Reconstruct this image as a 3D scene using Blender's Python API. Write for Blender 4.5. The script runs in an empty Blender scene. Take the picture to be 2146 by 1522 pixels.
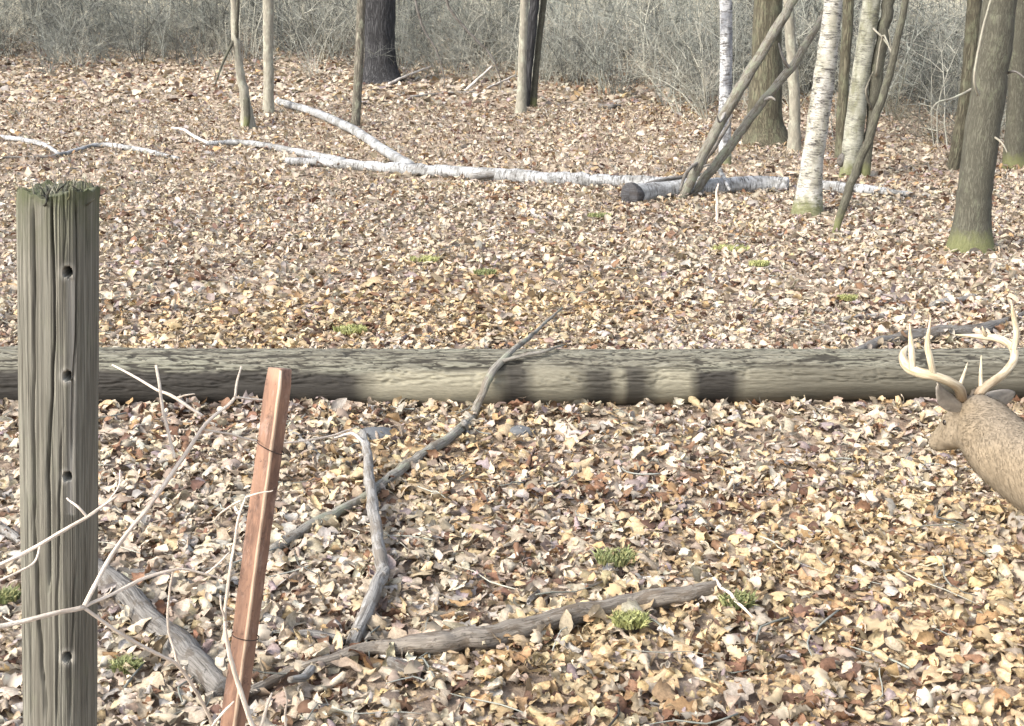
import bpy, math, random
import numpy as np
from mathutils import Vector, noise as mnoise

random.seed(7)
RNG = np.random.default_rng(7)
scene = bpy.context.scene
col = scene.collection

# ------------------------------------------------------------------ camera
W, Hh, F = 2146.0, 1522.0, 2590.0
CAM_Z = 2.0
PITCH = math.radians(15.25)
cam_d = bpy.data.cameras.new('camera')
cam_d.sensor_width = 36.0
cam_d.lens = 36.0 * F / W
cam_d.clip_start = 0.05
cam_d.clip_end = 800.0
cam = bpy.data.objects.new('camera', cam_d)
cam.location = (0, 0, CAM_Z)
cam.rotation_euler = (math.pi / 2 - PITCH, 0, 0)
col.objects.link(cam)
scene.camera = cam

# ------------------------------------------------------------------ sky, sun, exposure
SUN_EL, SUN_AZ = math.radians(40), math.radians(-124)     # azimuth from +Y, clockwise: left and behind the camera
world = bpy.data.worlds.new('World')
scene.world = world
world.use_nodes = True
wn, wl = world.node_tree.nodes, world.node_tree.links
wn.clear()
sky = wn.new('ShaderNodeTexSky')
sky.sky_type = 'NISHITA'
sky.sun_disc = False
sky.sun_elevation = SUN_EL
sky.sun_rotation = SUN_AZ
sky.dust_density = 4.0
sky.air_density = 1.0
hs = wn.new('ShaderNodeHueSaturation')
hs.inputs['Saturation'].default_value = 0.6
bg = wn.new('ShaderNodeBackground')
bg.inputs['Strength'].default_value = 0.15
wo = wn.new('ShaderNodeOutputWorld')
wl.new(sky.outputs[0], hs.inputs['Color'])
wl.new(hs.outputs[0], bg.inputs['Color'])
wl.new(bg.outputs[0], wo.inputs['Surface'])

sun_d = bpy.data.lights.new('sun', 'SUN')
sun_d.energy = 1.4
sun_d.angle = math.radians(16)
sun_d.color = (1.0, 0.955, 0.88)
sun = bpy.data.objects.new('sun', sun_d)
sdir = Vector((math.sin(SUN_AZ) * math.cos(SUN_EL), math.cos(SUN_AZ) * math.cos(SUN_EL), math.sin(SUN_EL)))
sun.rotation_euler = sdir.to_track_quat('Z', 'Y').to_euler()
sun.location = sdir * 30
col.objects.link(sun)

vs = scene.view_settings
vs.view_transform = 'Standard'
vs.look = 'None'
vs.exposure = 1.47
vs.gamma = 1.0
vs.use_curve_mapping = False
scene.render.engine = 'CYCLES'

# ------------------------------------------------------------------ numeric helpers
CP, SP = math.cos(PITCH), math.sin(PITCH)


def ray(px, py):
    u = (px - W / 2) / F
    v = -(py - Hh / 2) / F
    return Vector((u, CP + v * SP, -SP + v * CP))


def at(px, py, Y):
    d = ray(px, py)
    t = Y / d.y
    return Vector((d.x * t, Y, CAM_Z + d.z * t))


def ppm(p):
    """pixels per metre at a world point"""
    return F / (p[1] * CP - (p[2] - CAM_Z) * SP)


def _h(ix, iy, iz):
    n = (ix * 374761393 + iy * 668265263 + iz * 1442695041) & 0xFFFFFFFF
    n = ((n ^ (n >> 13)) * 1274126177) & 0xFFFFFFFF
    n = n ^ (n >> 16)
    return (n & 0xFFFFFF) / float(0xFFFFFF)


def vn(x, y, z=0.0):
    """value noise 0..1, vectorised"""
    x, y, z = np.broadcast_arrays(np.asarray(x, float), np.asarray(y, float), np.asarray(z, float))
    xi, yi, zi = np.floor(x).astype(np.int64), np.floor(y).astype(np.int64), np.floor(z).astype(np.int64)
    fx, fy, fz = x - xi, y - yi, z - zi
    fx, fy, fz = fx * fx * (3 - 2 * fx), fy * fy * (3 - 2 * fy), fz * fz * (3 - 2 * fz)
    r = 0
    for a in (0, 1):
        for b in (0, 1):
            for c in (0, 1):
                w = (fx if a else 1 - fx) * (fy if b else 1 - fy) * (fz if c else 1 - fz)
                r = r + w * _h(xi + a, yi + b, zi + c)
    return r


def fbm(x, y, z=0.0, o=3):
    r, a, s = 0, 0.5, 0
    for k in range(o):
        r = r + a * vn(np.asarray(x) * 2 ** k + 17 * k, np.asarray(y) * 2 ** k + 5 * k, np.asarray(z) * 2 ** k)
        s += a
        a *= 0.5
    return r / s


def height(x, y):
    x = np.asarray(x, float)
    y = np.asarray(y, float)
    d = np.clip(y - 11.8, 0, 24.0)
    h = 0.00228 * d * d
    far = np.clip(y - 35.8, 0, None)
    h = h + far * 0.1094 + 0.0006 * np.clip(far, 0, 80) ** 2
    h = h + 0.07 * (fbm(x * 0.55 + 40, y * 0.55 + 40, 0, 2) - 0.5) * np.clip((y - 1) / 5, 0.2, 1)
    h = h + 0.35 * np.clip((y - 20) / 20, 0, 1) * (vn(x * 0.12 + 9, y * 0.12, 3) - 0.5)
    return h


def gp(px, py, lift=0.0):
    """world point where the pixel's ray meets the terrain (+lift)"""
    d = ray(px, py)
    ys = np.linspace(1.2, 60, 2400)
    zs = CAM_Z + d.z / d.y * ys
    hs_ = height(d.x / d.y * ys, ys) + lift
    k = np.argmax(zs < hs_)
    Y = ys[k]
    return Vector((d.x / d.y * Y, Y, CAM_Z + d.z / d.y * Y))


# ------------------------------------------------------------------ object helpers
def tag(o, label=None, cat=None, group=None, kind=None):
    if label: o['label'] = label
    if cat: o['category'] = cat
    if group: o['group'] = group
    if kind: o['kind'] = kind
    return o


def empty(name, loc):
    o = bpy.data.objects.new(name, None)
    o.location = loc
    o.empty_display_size = 0.1
    col.objects.link(o)
    return o


def mesh_np(name, V, Fc, mat, TC=None, COL=None, smooth=True):
    me = bpy.data.meshes.new(name)
    V = np.asarray(V, np.float32)
    me.vertices.add(len(V))
    me.vertices.foreach_set('co', V.ravel())
    if isinstance(Fc, np.ndarray):
        nf, k = Fc.shape
        me.loops.add(nf * k)
        me.loops.foreach_set('vertex_index', Fc.astype(np.int32).ravel())
        me.polygons.add(nf)
        me.polygons.foreach_set('loop_start', np.arange(0, nf * k, k, dtype=np.int32))
        me.polygons.foreach_set('loop_total', np.full(nf, k, np.int32))
    else:
        nf = len(Fc)
        flat = [i for f in Fc for i in f]
        me.loops.add(len(flat))
        me.loops.foreach_set('vertex_index', flat)
        me.polygons.add(nf)
        tot = np.array([len(f) for f in Fc], np.int32)
        me.polygons.foreach_set('loop_start', (np.cumsum(tot) - tot).astype(np.int32))
        me.polygons.foreach_set('loop_total', tot)
    if smooth:
        me.polygons.foreach_set('use_smooth', np.ones(nf, bool))
    if TC is not None:
        a = me.attributes.new('tc', 'FLOAT_VECTOR', 'POINT')
        a.data.foreach_set('vector', np.asarray(TC, np.float32).ravel())
    if COL is not None:
        a = me.attributes.new('col', 'FLOAT_COLOR', 'POINT')
        c = np.ones((len(V), 4), np.float32)
        c[:, :3] = COL
        a.data.foreach_set('color', c.ravel())
    me.update(calc_edges=True)
    me.validate()
    if mat: me.materials.append(mat)
    return me


def link(name, me, origin=(0, 0, 0), parent=None):
    o = bpy.data.objects.new(name, me)
    if parent is None:
        o.location = origin
    else:
        o.parent = parent
    col.objects.link(o)
    return o


class MB:
    """collects tubes into one mesh; world coordinates in, local to origin out"""
    def __init__(s):
        s.V, s.F, s.T, s.C, s.n = [], [], [], [], 0

    def add(s, V, Fc, T=None, C=None):
        V = np.asarray(V, float)
        s.V.append(V)
        s.F += [tuple(i + s.n for i in f) for f in Fc]
        s.T.append(T if T is not None else V)
        if C is not None: s.C.append(np.broadcast_to(np.asarray(C, float), (len(V), 3)))
        s.n += len(V)
        return s

    def tube(s, *a, **k):
        return s.add(*tube(*a, **k))

    def build(s, name, mat, origin=(0, 0, 0), parent=None, smooth=True):
        V = np.vstack(s.V) - np.array(origin)[None, :]
        me = mesh_np(name, V, s.F, mat, np.vstack(s.T), np.vstack(s.C) if s.C else None, smooth)
        return link(name, me, origin, parent)


def spline(P, n):
    """Catmull-Rom through rows of P"""
    P = np.asarray(P, float)
    Q = np.vstack([2 * P[0] - P[1], P, 2 * P[-1] - P[-2]])
    out = []
    for i in range(1, len(Q) - 2):
        p0, p1, p2, p3 = Q[i - 1], Q[i], Q[i + 1], Q[i + 2]
        for k in range(n):
            t = k / n
            out.append(0.5 * (2 * p1 + (p2 - p0) * t + (2 * p0 - 5 * p1 + 4 * p2 - p3) * t * t + (3 * p1 - p0 - 3 * p2 + p3) * t ** 3))
    out.append(P[-1])
    return np.array(out)


def tube(pts, rad, sides=10, n=6, lump=0.0, lf=6.0, wob=0.0, seed=0, cap=True, flat=1.0, disp=None):
    """tapered tube through pts; rad one per point; lump = relative surface lumpiness; wob = path jitter (m)"""
    R = np.broadcast_to(np.asarray(rad, float), (len(pts),))
    A = spline(np.column_stack([np.array([list(p) for p in pts]), R]), n)
    P, R = A[:, :3].copy(), np.maximum(A[:, 3], 0.0006)
    L = np.concatenate([[0], np.cumsum(np.linalg.norm(np.diff(P, axis=0), axis=1))])
    if wob:
        env = np.minimum(1, np.minimum(L, L[-1] - L) / (0.08 * L[-1] + 1e-6))
        for k in range(3):
            P[:, k] += wob * env * (2 * fbm(L * 5 / (0.3 + 10 * wob), seed * 3.7 + k * 11.3, 1.5, 2) - 1)
    Tn = np.gradient(P, axis=0)
    Tn /= np.linalg.norm(Tn, axis=1)[:, None] + 1e-9
    up = np.array([0, 0, 1.0]) if abs(Tn[0, 2]) < 0.8 else np.array([0, -1.0, 0])
    th = np.linspace(0, 2 * np.pi, sides, endpoint=False)
    V, T = [], []
    N = up - Tn[0] * np.dot(up, Tn[0])
    N /= np.linalg.norm(N)
    for i in range(len(P)):
        N = N - Tn[i] * np.dot(N, Tn[i])
        N /= np.linalg.norm(N) + 1e-9
        B = np.cross(Tn[i], N)
        r = np.full(sides, R[i])
        if lump:
            r = r * (1 + lump * 2 * (fbm(np.cos(th) * 1.3 + seed, np.sin(th) * 1.3, L[i] * lf, 3) - 0.5))
        if disp is not None:
            r = r + disp(th, L[i], R[i])
        V.append(P[i] + (np.cos(th) * r * flat)[:, None] * N + (np.sin(th) * r)[:, None] * B)
        T.append(np.column_stack([np.cos(th) * R[i], np.sin(th) * R[i], np.full(sides, L[i])]) + [seed * 1.7, seed * 0.9, seed * 2.3])
    V, T = np.vstack(V), np.vstack(T)
    m = len(P)
    Fc = [(i * sides + j, i * sides + (j + 1) % sides, (i + 1) * sides + (j + 1) % sides, (i + 1) * sides + j)
          for i in range(m - 1) for j in range(sides)]
    if cap:
        Fc.append(tuple(range(sides - 1, -1, -1)))
        Fc.append(tuple((m - 1) * sides + j for j in range(sides)))
    return V, Fc, T


# ------------------------------------------------------------------ materials
class NT:
    def __init__(s, name):
        s.m = bpy.data.materials.new(name)
        s.m.use_nodes = True
        s.t = s.m.node_tree
        s.p = s.t.nodes['Principled BSDF']
        s.p.inputs['Roughness'].default_value = 0.85
        s.p.inputs['Specular IOR Level'].default_value = 0.25

    def n(s, typ, **k):
        nd = s.t.nodes.new(typ)
        for a, b in k.items():
            if a in nd.inputs: nd.inputs[a].default_value = b
            else: setattr(nd, a, b)
        return nd

    def l(s, a, b): s.t.links.new(a, b)

    def attr(s, name):
        return s.n('ShaderNodeAttribute', attribute_name=name)

    def mapped(s, src, sc, loc=(0, 0, 0)):
        m = s.n('ShaderNodeMapping')
        m.inputs['Scale'].default_value = sc
        m.inputs['Location'].default_value = loc
        s.l(src, m.inputs['Vector'])
        return m.outputs[0]

    def noise(s, vec, scale, detail=4, rough=0.55, dist=0.0):
        nd = s.n('ShaderNodeTexNoise', Scale=scale, Detail=detail, Roughness=rough, Distortion=dist)
        s.l(vec, nd.inputs['Vector'])
        return nd.outputs['Fac']

    def ramp(s, fac, stops, interp='LINEAR'):
        r = s.n('ShaderNodeValToRGB')
        r.color_ramp.interpolation = interp
        e = r.color_ramp.elements
        while len(e) < len(stops): e.new(0.5)
        for k, (p, c) in enumerate(stops):
            e[k].position = p
            e[k].color = (c, c, c, 1) if isinstance(c, (int, float)) else (*c, 1)
        s.l(fac, r.inputs[0])
        return r.outputs[0]

    def mix(s, f, a, b, typ='MIX'):
        m = s.n('ShaderNodeMix', data_type='RGBA', blend_type=typ)
        for sock, val in ((m.inputs[0], f), (m.inputs[6], a), (m.inputs[7], b)):
            if hasattr(val, 'is_linked'): s.l(val, sock)
            elif isinstance(val, (int, float)): sock.default_value = val
            else: sock.default_value = (*val, 1)
        return m.outputs[2]

    def mth(s, op, a, b=None):
        m = s.n('ShaderNodeMath', operation=op)
        for k, v in enumerate((a, b)):
            if v is None: continue
            if hasattr(v, 'is_linked'): s.l(v, m.inputs[k])
            else: m.inputs[k].default_value = v
        return m.outputs[0]

    def bump(s, h, strength=0.5, dist=0.01):
        b = s.n('ShaderNodeBump', Strength=strength, Distance=dist)
        s.l(h, b.inputs['Height'])
        s.l(b.outputs[0], s.p.inputs['Normal'])

    def base(s, c):
        if hasattr(c, 'is_linked'): s.l(c, s.p.inputs['Base Color'])
        else: s.p.inputs['Base Color'].default_value = (*c, 1)
        return s.m


def moss_foot(m, c):
    """olive moss growing up the first hand's breadth of a standing trunk"""
    ob = m.n('ShaderNodeTexCoord').outputs['Object']
    z = m.n('ShaderNodeSeparateXYZ')
    m.l(ob, z.inputs[0])
    f = m.noise(ob, 16, 5, .7)
    k = m.ramp(m.mth('ADD', z.outputs['Z'], m.mth('MULTIPLY', m.mth('SUBTRACT', f, .5), .35)), [(.10, .85), (.24, 0.0)])
    return m.mix(k, c, m.mix(f, (0.09, 0.10, 0.04), (0.21, 0.215, 0.10)))


def mat_bark(name, dark, light, lichen=None, amt=0.5, cross=38.0, along=5.0, bump=0.9, dist=0.012, ridge=True, foot=False):
    """bark in tube coordinates: fine across the stem, stretched along it"""
    m = NT(name)
    tc = m.attr('tc').outputs['Vector']
    v = m.mapped(tc, (cross, cross, along))
    f = m.noise(v, 1.0, 5, 0.6, 0.6)
    if ridge:
        a = m.mth('ABSOLUTE', m.mth('SUBTRACT', f, 0.5))
        hgt = m.ramp(a, [(0.0, 0.0), (0.10, 0.85), (0.3, 1.0)])
    else:
        hgt = m.ramp(f, [(0.3, 0.0), (0.7, 1.0)])
    big = m.noise(m.mapped(tc, (5, 5, 1.6)), 1.0, 3)
    c = m.mix(hgt, dark, light)
    c = m.mix(m.ramp(big, [(0.35, 0.0), (0.75, 0.55)]), c, tuple(x * 0.62 for x in light))
    if lichen:
        lf = m.noise(m.mapped(tc, (9, 9, 5)), 1.0, 6, 0.7)
        c = m.mix(m.ramp(lf, [(0.62 - 0.2 * amt, 0.0), (0.70 - 0.12 * amt, 0.85)]), c, lichen)
    if foot: c = moss_foot(m, c)
    m.bump(hgt, bump, dist)
    return m.base(c)


def mat_birch(name, white=(0.66, 0.64, 0.60), amt=1.0, green=None, foot=True):
    m = NT(name)
    tc = m.attr('tc').outputs['Vector']
    s1 = m.noise(m.mapped(tc, (11, 11, 60)), 1.0, 4, 0.65, 0.8)
    s2 = m.noise(m.mapped(tc, (7, 7, 13)), 1.0, 5, 0.7, 0.4)
    k = m.mth('MULTIPLY', m.ramp(s1, [(0.47, 0.0), (0.58, 1.0)]), m.ramp(s2, [(0.40, 0.15), (0.58, 1.0)]))
    k = m.mth('MULTIPLY', m.mth('MAXIMUM', k, m.ramp(s2, [(0.60, 0.0), (0.68, 0.8)])), amt)
    pat = m.noise(m.mapped(tc, (3.5, 3.5, 2.4)), 1.0, 4, 0.6)
    c = m.mix(m.ramp(pat, [(0.4, 0.0), (0.7, 0.7)]), white, tuple(x * 0.66 for x in white))
    if green:
        c = m.mix(m.ramp(m.noise(m.mapped(tc, (7, 7, 3)), 1.0, 5, 0.7), [(0.42, 0.0), (0.6, 0.9)]), c, green)
    c = m.mix(k, c, (0.06, 0.055, 0.05))
    if foot: c = moss_foot(m, c)
    m.bump(m.mth('ADD', m.mth('MULTIPLY', k, -1.0), m.mth('MULTIPLY', s2, 0.5)), 0.6, 0.008)
    m.p.inputs['Roughness'].default_value = 0.7
    return m.base(c)


def mat_stick(name, a, b, moss=None, wear=1.0):
    """weathered wood: split grain along the stem, patches of loose bark, dark specks"""
    m = NT(name)
    tc = m.attr('tc').outputs['Vector']
    f = m.noise(m.mapped(tc, (150, 150, 9)), 1.0, 5, 0.65, 0.4)
    g = m.noise(m.mapped(tc, (22, 22, 9)), 1.0, 5, 0.7, 0.5)
    k = m.noise(m.mapped(tc, (70, 70, 50)), 1.0, 4, 0.7)
    lo = tuple(x * .45 for x in a)
    c = m.mix(m.ramp(f, [(0.32, 0.0), (0.64, 1.0)]), a, b)
    c = m.mix(m.ramp(g, [(0.50, 0.0), (0.56, 0.75 * wear)]), c, tuple(0.5 * (x + y) * h for x, y, h in zip(a, b, (.62, .55, .48))))
    c = m.mix(m.ramp(f, [(0.30, 0.9 * wear), (0.40, 0.0)]), c, lo)
    c = m.mix(m.ramp(k, [(0.58, 0.0), (0.68, 0.7 * wear)]), c, lo)
    if moss:
        c = m.mix(m.ramp(m.noise(m.mapped(tc, (14, 14, 9)), 1.0, 5, 0.7), [(0.5, 0.0), (0.6, 0.7)]), c, moss)
    m.bump(m.mth('ADD', f, m.mth('MULTIPLY', g, 1.2)), 0.9, 0.008)
    return m.base(c)


def mat_attr(name, rough=0.75, spec=0.25, trans=0.0, nz=0.0, nscale=60.0):
    m = NT(name)
    c = m.attr('col').outputs['Color']
    if nz:
        tcn = m.n('ShaderNodeTexCoord').outputs['Object']
        f = m.noise(tcn, nscale, 4, 0.65)
        c = m.mix(1.0, c, m.ramp(f, [(0.25, 1.0 - nz), (0.75, 1.0 + 0.0)]), 'MULTIPLY')
    m.base(c)
    m.p.inputs['Roughness'].default_value = rough
    m.p.inputs['Specular IOR Level'].default_value = spec
    if trans:
        t = m.n('ShaderNodeBsdfTranslucent')
        m.l(c, t.inputs['Color'])
        mx = m.n('ShaderNodeMixShader')
        mx.inputs[0].default_value = trans
        m.l(m.p.outputs[0], mx.inputs[1])
        m.l(t.outputs[0], mx.inputs[2])
        m.l(mx.outputs[0], m.t.nodes['Material Output'].inputs['Surface'])
    return m.m


M = {}
M['leaf'] = mat_attr('dry_leaf', 0.65, 0.25, 0.14, 0.55, 120.0)
M['twigcol'] = mat_attr('thicket_twig', 0.9, 0.1)
M['grass'] = mat_attr('grass_blade', 0.6, 0.3, 0.25)
M['tan_bark'] = mat_bark('tan_bark', (0.06, 0.052, 0.04), (0.27, 0.25, 0.20), (0.30, 0.31, 0.23), 0.4)
M['olive_bark'] = mat_bark('olive_bark', (0.055, 0.049, 0.034), (0.16, 0.147, 0.102), (0.155, 0.16, 0.105), 0.6, 30, 4)
M['grey_bark'] = mat_bark('grey_bark', (0.058, 0.054, 0.041), (0.125, 0.122, 0.093), (0.138, 0.143, 0.10), 0.3, 55, 10, 0.6, .008, foot=True)
M['dark_bark'] = mat_bark('dark_bark', (0.018, 0.018, 0.02), (0.075, 0.075, 0.078), None, 0, 22, 3, 1.0, 0.02)
M['smooth_bark'] = mat_bark('smooth_bark', (0.16, 0.15, 0.12), (0.34, 0.32, 0.26), (0.37, 0.38, 0.30), 0.5, 26, 8, 0.4, 0.006, False)
M['birch'] = mat_birch('birch_bark', (0.49, 0.475, 0.43), 1.0, (0.29, 0.28, 0.22))
M['birch_fallen'] = mat_birch('fallen_birch_bark', (0.45, 0.46, 0.465), 1.0, (0.20, 0.20, 0.19), False)
M['birch_lichen'] = mat_birch('lichen_birch_bark', (0.34, 0.34, 0.28), 0.75, (0.16, 0.16, 0.105))
M['grey_stick'] = mat_stick('grey_dead_wood', (0.15, 0.142, 0.13), (0.33, 0.32, 0.30))
M['brown_stick'] = mat_stick('brown_dead_wood', (0.09, 0.076, 0.063), (0.27, 0.24, 0.20))
M['moss_stick'] = mat_stick('mossy_dead_wood', (0.16, 0.155, 0.13), (0.37, 0.37, 0.33), (0.26, 0.32, 0.20))
M['dark_stick'] = mat_stick('dark_dead_wood', (0.075, 0.068, 0.06), (0.21, 0.20, 0.185))
M['cross_bark'] = mat_stick('grey_brown_bark', (0.13, 0.118, 0.10), (0.30, 0.285, 0.25), (0.24, 0.255, 0.19))
M['pole_bark'] = mat_stick('dead_pole_bark', (0.085, 0.078, 0.066), (0.24, 0.23, 0.195), (0.20, 0.215, 0.155))
M['black_wood'] = mat_stick('charred_wood', (0.03, 0.03, 0.032), (0.085, 0.085, 0.09))
M['birch_dark'] = mat_birch('mottled_birch_bark', (0.55, 0.555, 0.55), 1.0, (0.16, 0.17, 0.19))
M['pale_twig'] = mat_stick('pale_twig_bark', (0.56, 0.47, 0.38), (0.74, 0.66, 0.56), None, .35)
M['pale_stick'] = mat_stick('pale_bare_wood', (0.42, 0.39, 0.35), (0.66, 0.62, 0.57))

# ------------------------------------------------------------------ ground sheet
gm = NT('forest_soil')
oc = gm.n('ShaderNodeTexCoord').outputs['Object']
g1 = gm.noise(oc, 14.0, 6, 0.7)
g2 = gm.noise(oc, 0.9, 3)
gv = gm.n('ShaderNodeTexVoronoi', Scale=16.0)
gm.l(oc, gv.inputs['Vector'])
gc = gm.mix(gm.ramp(g1, [(0.35, 0.0), (0.65, 1.0)]), (0.15, 0.11, 0.085), (0.36, 0.29, 0.22))
gleaf = gm.mix(gm.ramp(gv.outputs['Color'], [(0.2, 0.0), (0.8, 1.0)]), (0.12, 0.08, 0.05), (0.42, 0.34, 0.25))
sep = gm.n('ShaderNodeSeparateXYZ')
gm.l(oc, sep.inputs[0])
fy = gm.ramp(gm.mth('DIVIDE', sep.outputs['Y'], 60.0), [(0.16, 0.15), (0.5, 0.9)])
straw = gm.mix(g1, (0.32, 0.29, 0.20), (0.50, 0.46, 0.34))
gc = gm.mix(fy, gc, gleaf)
gc = gm.mix(gm.ramp(gm.mth('DIVIDE', sep.outputs['Y'], 60.0), [(0.58, 0.0), (0.72, 1.0)]), gc, straw)
gm.bump(g1, 0.7, 0.03)
gm.base(gc)
xs = np.sinh(np.linspace(-4.6, 4.6, 171)) * 1.6
ys = np.concatenate([np.linspace(-40, -2, 14), np.linspace(-1.5, 14, 110), np.linspace(14.3, 40, 80), np.linspace(41, 260, 60)])
GX, GY = np.meshgrid(xs, ys)
GV = np.column_stack([GX.ravel(), GY.ravel(), height(GX, GY).ravel()])
nx, ny = len(xs), len(ys)
ii, jj = np.meshgrid(np.arange(ny - 1), np.arange(nx - 1), indexing='ij')
b0 = (ii * nx + jj).ravel()
GF = np.column_stack([b0, b0 + 1, b0 + nx + 1, b0 + nx])
ground = tag(link('ground', mesh_np('ground', GV, GF, gm.m)), kind='structure')

# ------------------------------------------------------------------ the big fallen log
LOG_R = 0.157


def log_bark(th, s, r):
    # wavy ridges on the upper two thirds, smooth underneath (theta 0 = up)
    upn = 0.5 + 0.5 * np.cos(th - 0.25)
    a = th * r
    wv = 0.05 * (fbm(np.cos(th) * 1.5, np.sin(th) * 1.5, s * 2.2, 3) - 0.5)
    u = (a + wv)
    n1 = vn(u * 66, s * 4.2, 5.0)
    n3 = vn(u * 66 + 31, s * 4.2 + 17, 8.0)
    n2 = vn(u * 130, s * 40, 9.0)
    w_ = .07 + .18 * vn(u * 20, s * 4, 3.0)
    g = 1 - np.clip(np.minimum(np.abs(n1 - 0.5), np.abs(n3 - 0.5)) * 2 / w_, 0, 1)
    g = np.maximum(g, .45 * (1 - np.clip(np.abs(vn(u * 30, s * 26, 6.0) - .5) * 2 / .07, 0, 1)) * (n2 > .4))
    amt = np.clip((upn + .25 * (vn(a * 14, s * 1.3, 2.0) - .5) - 0.56) / 0.14, 0.08, 1)
    GROOVE.append(g * amt)
    return -0.011 * g * amt - 0.005 * n2 * amt + 0.02 * (vn(s * .8, 3.3) - .5) + 0.012 * (fbm(np.cos(th), np.sin(th), s * 0.7, 2) - 0.5)


lm = NT('log_bark')
tc = lm.attr('tc').outputs['Vector']
f = lm.noise(lm.mapped(tc, (45, 45, 7)), 1.0, 6, 0.65, 0.8)
f2 = lm.noise(lm.mapped(tc, (120, 120, 30)), 1.0, 4, 0.6)
big = lm.noise(lm.mapped(tc, (6, 6, 1.5)), 1.0, 4)
c = lm.mix(lm.ramp(f, [(0.33, 0.0), (0.62, 1.0)]), (0.095, 0.09, 0.072), (0.22, 0.212, 0.168))
c = lm.mix(lm.ramp(f2, [(0.35, 0.6), (0.6, 0.0)]), c, (0.11, 0.10, 0.075))
c = lm.mix(lm.ramp(big, [(0.45, 0.0), (0.7, 0.6)]), c, (0.225, 0.228, 0.175))
# bare smooth lower flank: dark bands with pale patches between them, each with its own place along the log
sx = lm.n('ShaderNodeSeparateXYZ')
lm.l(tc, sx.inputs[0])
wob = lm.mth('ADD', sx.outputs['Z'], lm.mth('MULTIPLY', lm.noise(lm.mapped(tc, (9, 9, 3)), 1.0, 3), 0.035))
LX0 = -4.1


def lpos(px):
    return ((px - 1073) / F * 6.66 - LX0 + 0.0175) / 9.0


dark_bands = lm.ramp(lm.mth('DIVIDE', wob, 9.0), [
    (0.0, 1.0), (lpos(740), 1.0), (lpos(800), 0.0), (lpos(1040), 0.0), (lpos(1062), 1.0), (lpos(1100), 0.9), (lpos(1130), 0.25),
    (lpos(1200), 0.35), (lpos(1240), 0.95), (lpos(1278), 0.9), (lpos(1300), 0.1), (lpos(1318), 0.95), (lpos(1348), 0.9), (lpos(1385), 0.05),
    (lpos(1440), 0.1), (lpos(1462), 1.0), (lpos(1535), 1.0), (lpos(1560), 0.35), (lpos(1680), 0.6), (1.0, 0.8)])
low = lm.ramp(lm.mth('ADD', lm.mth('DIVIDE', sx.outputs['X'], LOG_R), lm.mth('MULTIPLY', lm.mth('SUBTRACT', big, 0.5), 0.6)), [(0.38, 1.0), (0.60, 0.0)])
flank = lm.mix(lm.mth('MULTIPLY', dark_bands, 0.97), (0.28, 0.262, 0.195), (0.022, 0.020, 0.019))
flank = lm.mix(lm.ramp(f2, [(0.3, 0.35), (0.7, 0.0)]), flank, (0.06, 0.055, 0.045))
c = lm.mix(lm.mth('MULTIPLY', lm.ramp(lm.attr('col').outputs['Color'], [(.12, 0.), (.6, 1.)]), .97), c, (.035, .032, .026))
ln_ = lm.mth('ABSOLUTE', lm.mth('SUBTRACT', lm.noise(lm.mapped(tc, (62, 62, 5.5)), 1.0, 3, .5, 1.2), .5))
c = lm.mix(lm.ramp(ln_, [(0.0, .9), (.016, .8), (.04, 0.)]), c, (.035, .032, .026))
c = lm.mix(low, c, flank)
lm.bump(lm.mth('ADD', f, lm.mth('MULTIPLY', f2, 0.4)), 0.55, 0.008)
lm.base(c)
zg = float(height(0, 6.75))
LOGP = [(LX0, 6.54, 0.140), (-2.0, 6.53, 0.138), (0.0, 6.52, 0.145), (2.0, 6.53, 0.158), (4.9, 6.55, 0.165)]
GROOVE = []
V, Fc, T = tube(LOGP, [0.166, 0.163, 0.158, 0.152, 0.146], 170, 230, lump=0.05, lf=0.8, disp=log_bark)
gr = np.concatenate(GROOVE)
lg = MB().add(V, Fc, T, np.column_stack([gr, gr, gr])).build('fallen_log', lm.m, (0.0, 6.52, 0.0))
tag(lg, 'long straight grey-brown log with furrowed bark lying right across the clearing', 'log')

# ------------------------------------------------------------------ leaves


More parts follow.
